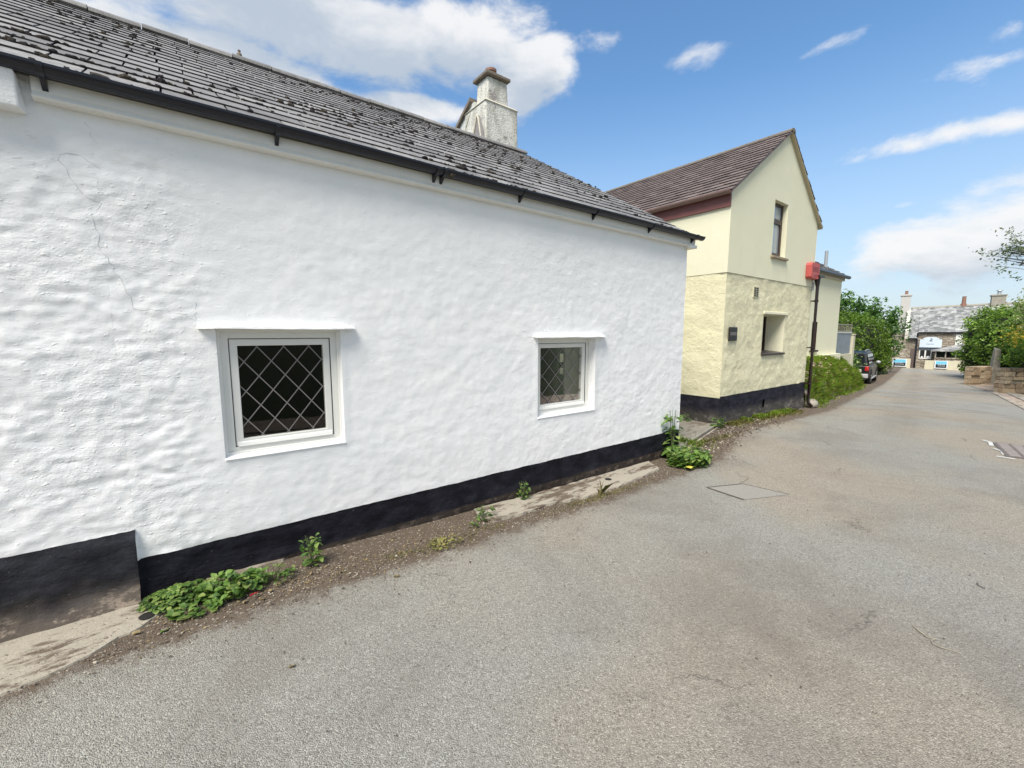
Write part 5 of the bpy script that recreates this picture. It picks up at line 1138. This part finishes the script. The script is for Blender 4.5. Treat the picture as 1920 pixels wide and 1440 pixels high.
# sign
t = thing('shop_sign', 'pale blue shop sign with arched top above the shop door', 'sign', (OX, OY, OZ+2), R(-79.8))
m_ = fm(); a, b, c, d = 0.68, 2.11, 1.89, 2.60
P = [(a, c), (b, c), (b, d), (b-.45, d+.02)]+[((a+b)/2+.55*math.cos(q)*1.0, d+.03+.20*math.sin(q)) for q in np.linspace(0, math.pi, 9)]+[(a+.45, d+.02), (a, d)]
m_.prism([(x, -.13, z) for x, z in P], (0, .065, 0)); m_.build('sign_board', M_signw, t)
m_ = fm(); cx = (a+b)/2; m_.box(cx-.02, cx+.02, -.137, -.132, d-.18, d+.14); m_.prism([(cx-.14, -.137, d-.16), (cx+.14, -.137, d-.16), (cx, -.137, d-.04)], (0, .005, 0)); m_.prism([(cx+.03, -.137, d-.02), (cx+.12, -.137, d-.02), (cx+.03, -.137, d+.12)], (0, .005, 0)); m_.build('emblem', M_ink, t)
m_ = fm(); x = a+.42
while x < b-.5: w_ = random.uniform(.03, .07); m_.box(x, x+w_, -.136, -.132, c+.27, c+.33); x += w_+.03
m_.build('lettering', M_ink, t)
# low cream walls & posters
m_ = fm(); m_.box(-1.03, 0.21, -1.2, -.9, -.3, 0.87); tag(m_.build('low_wall', M_cream), 'low cream block wall in front of the left part of the stone shop', 'wall')
m_ = fm(); m_.box(1.12, 3.30, -1.6, -1.3, -.3, 0.79); tag(m_.build('low_wall', M_cream), 'low cream block wall in front of the shop porch', 'wall')
for (a, b, c, d, y, lb) in ((-1.00, -0.04, 0.15, 0.85, -1.3, 'poster board with blue sky and dark car, the one beside the tall hedge'), (1.74, 2.54, 0.13, 0.80, -1.7, 'poster board with blue sky and dark car, below the shop porch')):
    t = thing('poster_board', lb, 'poster', (OX, OY, OZ), R(-79.8), 'poster boards outside the stone shop')
    m_ = fm(); m_.box(a, b, y, y+.06, c, d); m_.build('board', M_pwhite, t)
    m_ = fm(); m_.box(a+.07, b-.07, y-.006, y-.001, (c+d)/2+.02, d-.05); m_.build('blue_print', M_pblue, t)
    m_ = fm(); m_.box(a+.07, b-.07, y-.006, y-.001, c+.07, (c+d)/2+.019); m_.build('dark_print', M_pdark, t)
    m_ = fm()
    for r_ in range(2):
        x = a+.2
        while x < b-.25: w_ = random.uniform(.04, .1); m_.box(x, x+w_, y-.011, y-.007, c+.34-r_*.13, c+.38-r_*.13); x += w_+.03
    m_.build('printed_lettering', M_pwhite, t)

# ================================================================== WEEDS AND LITTER
def weed(name, label, c, rad, n_, size, hgt, stems=4, el=(.1, 1.1), width=.36, matl=None, group=None):
    t = thing(name, label, 'weed', (c[0], c[1], gz(c[0])), group=group); mb = MB(); z = gz(c[0])+.01
    broad_leaves(mb, (c[0], c[1], z), rad, n_, size, hgt, el, width); mb.build('leaves', matl or M_weed, t, smooth=True)
    mb = MB()
    for k in range(stems): a = random.uniform(0, 6.28); mb.tube([(c[0], c[1], z-.01), (c[0]+rad*.2*math.cos(a), c[1]+rad*.2*math.sin(a), z+hgt*.5), (c[0]+rad*.5*math.cos(a), c[1]+rad*.4*math.sin(a), z+hgt*1.05)], [.003, .0025, .001], 5)
    mb.build('stem', M_stem, t); return t
def trefoil(name, label, c, rx_, ry_, n_, size, hgt):   # clumps of small round leaflets on stalks
    t = thing(name, label, 'weed', (c[0], c[1], gz(c[0]))); mb = MB(); ms = MB(); z = gz(c[0])+.008
    for i in range(n_):
        a = random.uniform(0, 6.28); q = math.sqrt(random.random()); x = c[0]+rx_*q*math.cos(a); y = c[1]+ry_*q*math.sin(a); h_ = hgt*random.uniform(.3, 1)*(1-.5*q)
        bx_ = c[0]+(x-c[0])*.6; by_ = c[1]+(y-c[1])*.6; ms.tube([(bx_, by_, z-.008), (x, y, z+h_)], .0012, 4)
        for k in range(3):
            b = a+k*2.1+random.random(); s_ = size*random.uniform(.7, 1.3); P = []
            for m2 in range(7): e = 2*math.pi*m2/7; u = s_*(.55+.5*math.cos(e)); v = s_*.48*math.sin(e); P.append((x+u*math.cos(b)-v*math.sin(b), y+u*math.sin(b)+v*math.cos(b), z+h_+.25*abs(v)-.30*u+random.uniform(-.001, .001)))
            mb.add(P, [tuple(range(7))])
    mb.build('leaves', M_weed, t); ms.build('stem', M_stem, t); return t
trefoil('clover_weed', 'dense bright green clump of small leaves left of the red wrapper', (-.13, -.17), .19, .12, 260, .021, .095)
weed('dock_weed', 'broad leaved green weeds spreading around the red wrapper', (.12, -.25), .21, 190, .055, .07, 5)
weed('dock_weed', 'pointed leaf weeds in front of the clover clump', (-.05, -.33), .17, 110, .05, .03, 3, (.0, .7), .28)
weed('chickweed', 'loose yellowish green weeds right of the red wrapper', (.36, -.28), .15, 90, .035, .07, 9, (.2, 1.3), .28)
weed('nettle', 'small upright nettle growing at the black plinth left of the middle', (.60, -.20), .075, 70, .042, .20, 9, (.0, 1.0), .30)
weed('nettle', 'small upright weed against the black plinth by the footing end', (2.60, -.07), .085, 60, .040, .17, 8, (.0, 1.0), .3)
weed('nettle', 'short weed at the left end of the pale concrete footing', (2.02, -.25), .10, 50, .04, .11, 6, (.0, 1.0), .3)
weed('corner_weed', 'bushy green broad leaved weed at the cottage corner', (5.12, -.38), .36, 620, .078, .17, 8, (.0, 1.0), .30)
weed('tall_nettle', 'tall dark nettle standing against the cottage corner', (5.22, -.08), .12, 90, .10, .62, 12, (-.2, .8), .3)
weed('pennywort', 'low weed on the alley threshold beside the cream house plinth', (7.62, .50), .16, 70, .06, .16, 6)
weed('pennywort', 'tiny weed at the foot of the black wall inside the alley', (7.66, 1.15), .1, 40, .05, .14, 5)
weed('moss_plant', 'yellow green mossy weed patch at the soil edge mid cottage', (1.50, -.47), .16, 110, .028, .025, 3, (.1, 1.2), .3, M_dry)
weed('verge_weed', 'small pale weed on the brown soil strip mid cottage', (1.85, -.32), .05, 18, .03, .03, 2, (.1, 1.0), .3)
def tuft(name, label, c, r_, n_, h_, matl=M_grass, ry_=None):
    P = np.stack([RNG.normal(c[0], r_, n_), RNG.normal(c[1], ry_ or r_, n_), np.zeros(n_)], 1); P[:, 2] = g(P[:, 0])+.0
    V1, F1 = blades(P, h_, .0022, .6); return tag(mesh_obj(name, V1, F1, matl), label, 'grass')
tuft('grass_tuft', 'thin tall grass tuft on the outer edge of the pale concrete footing', (3.33, -.45), .025, 11, .17, M_dry)
tuft('grass_tuft', 'short green grass tuft in the mouth of the alley', (6.05, .17), .13, 260, .10)
tuft('grass_tuft', 'low mossy grass line in front of the alley threshold', (6.55, .05), .38, 600, .045, M_dry, .05)['kind'] = 'stuff'
tuft('grass_tuft', 'low mossy fringe along the edge of the pale footing', (3.3, -.47), .42, 700, .022, M_dry, .035)['kind'] = 'stuff'
def strip(name, label, x0, x1, off, sp_, n_, h_, matl):
    x = RNG.uniform(x0, x1, n_); y = np.array([road_l(a) for a in x])-np.abs(RNG.normal(0, sp_, n_))-off; k = fbm(x*1.3, y*2, 3, 2) > -.18
    P = np.stack([x, y, g(x)], 1)[k]; V1, F1 = blades(P, h_, .004, .9); o = mesh_obj(name, V1, F1, matl); o['kind'] = 'stuff'; return o
strip('verge_grass', '', 7.9, 11.2, .0, .13, 7000, .055, M_dry); strip('verge_grass_green', '', 8.6, 10.9, .0, .09, 2600, .10, M_grass)
strip('bank_foot_grass', '', 12.2, 26.5, .0, .14, 9000, .09, M_grass)
x = RNG.uniform(.65, 2.1, 900); y = -.46+RNG.normal(0, .045, 900)+.03*np.sin(x*7); k = fbm(x*3, y*4, 8, 2) > .02
V1, F1 = blades(np.stack([x, y, g(x)+.001], 1)[k], .020, .0016, .8); struct(mesh_obj('verge_moss', V1, F1, M_dry), kind='stuff')
P = np.stack([RNG.uniform(-.3, 1.9, 420), -.10-np.abs(RNG.normal(.28, .10, 420)), np.zeros(420)], 1); P[:, 2] = g(P[:, 0])+.006
struct(leaf_cloud('leaf_litter', P, np.tile([0, 0, 1.], (420, 1)), .009, M_deadleaf, jit=.35), kind='stuff')
# litter
def leaf_flat(name, label, c, L, w, a, matl, cat='leaf', lift=.006):
    P = []; z = gz(c[0])+lift
    for k in range(9): q = k/8; P.append((L*(q-.5), w*math.sin(math.pi*q)**.8, .004*math.sin(q*6)))
    for k in range(7, 0, -1): q = k/8; P.append((L*(q-.5), -w*math.sin(math.pi*q)**.8, .006+.003*math.sin(q*6)))
    ca, sa = math.cos(a), math.sin(a); V = [(c[0]+x*ca-y*sa, c[1]+x*sa+y*ca, z+zz_) for x, y, zz_ in P]; V += [(x, y, z_-.0015) for x, y, z_ in V]; k = 16
    F = [tuple(range(k)), tuple(range(2*k-1, k-1, -1))]+[(i, k+i, k+(i+1) % k, (i+1) % k) for i in range(k)]
    return tag(mesh_obj(name, V, F, matl), label, cat)
leaf_flat('fallen_leaf', 'single olive brown leaf lying alone on the asphalt', (.30, -1.15), .035, .010, .2, M_deadleaf)
leaf_flat('sweet_wrapper', 'shiny red wrapper scrap lying among the weeds', (.225, -.425), .065, .010, .5, basic('shiny_red_foil', (.55, .02, .05), .25), 'litter', .035)
leaf_flat('fallen_leaf', 'pale green leaf below the dock weeds at the gutter end', (-.20, -.46), .05, .014, .6, M_weed)
leaf_flat('yellow_leaf', 'round bright yellow leaf at the front of the corner weed', (4.86, -.55), .10, .045, .9, basic('yellow_leaf_skin', (.60, .55, .08), .6), 'leaf', .05)
for k, (x, y, a) in enumerate([(.02, -.40, .3), (.17, -.44, 1.2), (.31, -.40, 2.0), (.45, -.36, .8), (-.32, -.40, 2.6), (.26, -.47, .1), (.56, -.33, 1.4), (.72, -.42, .5)]):
    leaf_flat('fallen_leaf', 'small dry brown leaf scrap among the weeds and soil at the wall foot', (x, y), random.uniform(.025, .05), .010, a, M_deadleaf, 'leaf', .012)['group'] = 'dry leaves in the soil'
leaf_flat('fallen_leaf', 'brown leaf scrap beside the soil strip on the asphalt', (1.02, -.68), .045, .015, -.3, M_deadleaf)
mb = MB(); P = [(3.22, -2.885), (3.185, -2.92), (3.155, -2.955), (3.165, -2.985), (3.135, -2.975), (3.11, -2.985), (3.105, -3.02), (3.12, -3.055), (3.13, -3.09)]; mb.tube([(x, y, gz(x)+.008) for x, y in P], [.002, .005, .003, .0035, .003, .0025, .003, .002, .0015], 6)
tag(mb.build('twig', basic('straw_twig', (.33, .29, .22), .8)), 'curled straw coloured twig lying on the lane at right', 'twig')
mb = MB(); P = [(4.16, -3.05), (4.12, -3.06), (4.10, -3.09)]; mb.tube([(x, y, gz(x)+.008) for x, y in P], .003, 5); tag(mb.build('twig', M_tar), 'tiny dark twig on the lane above the straw one', 'twig')
print('objects', len(bpy.data.objects))
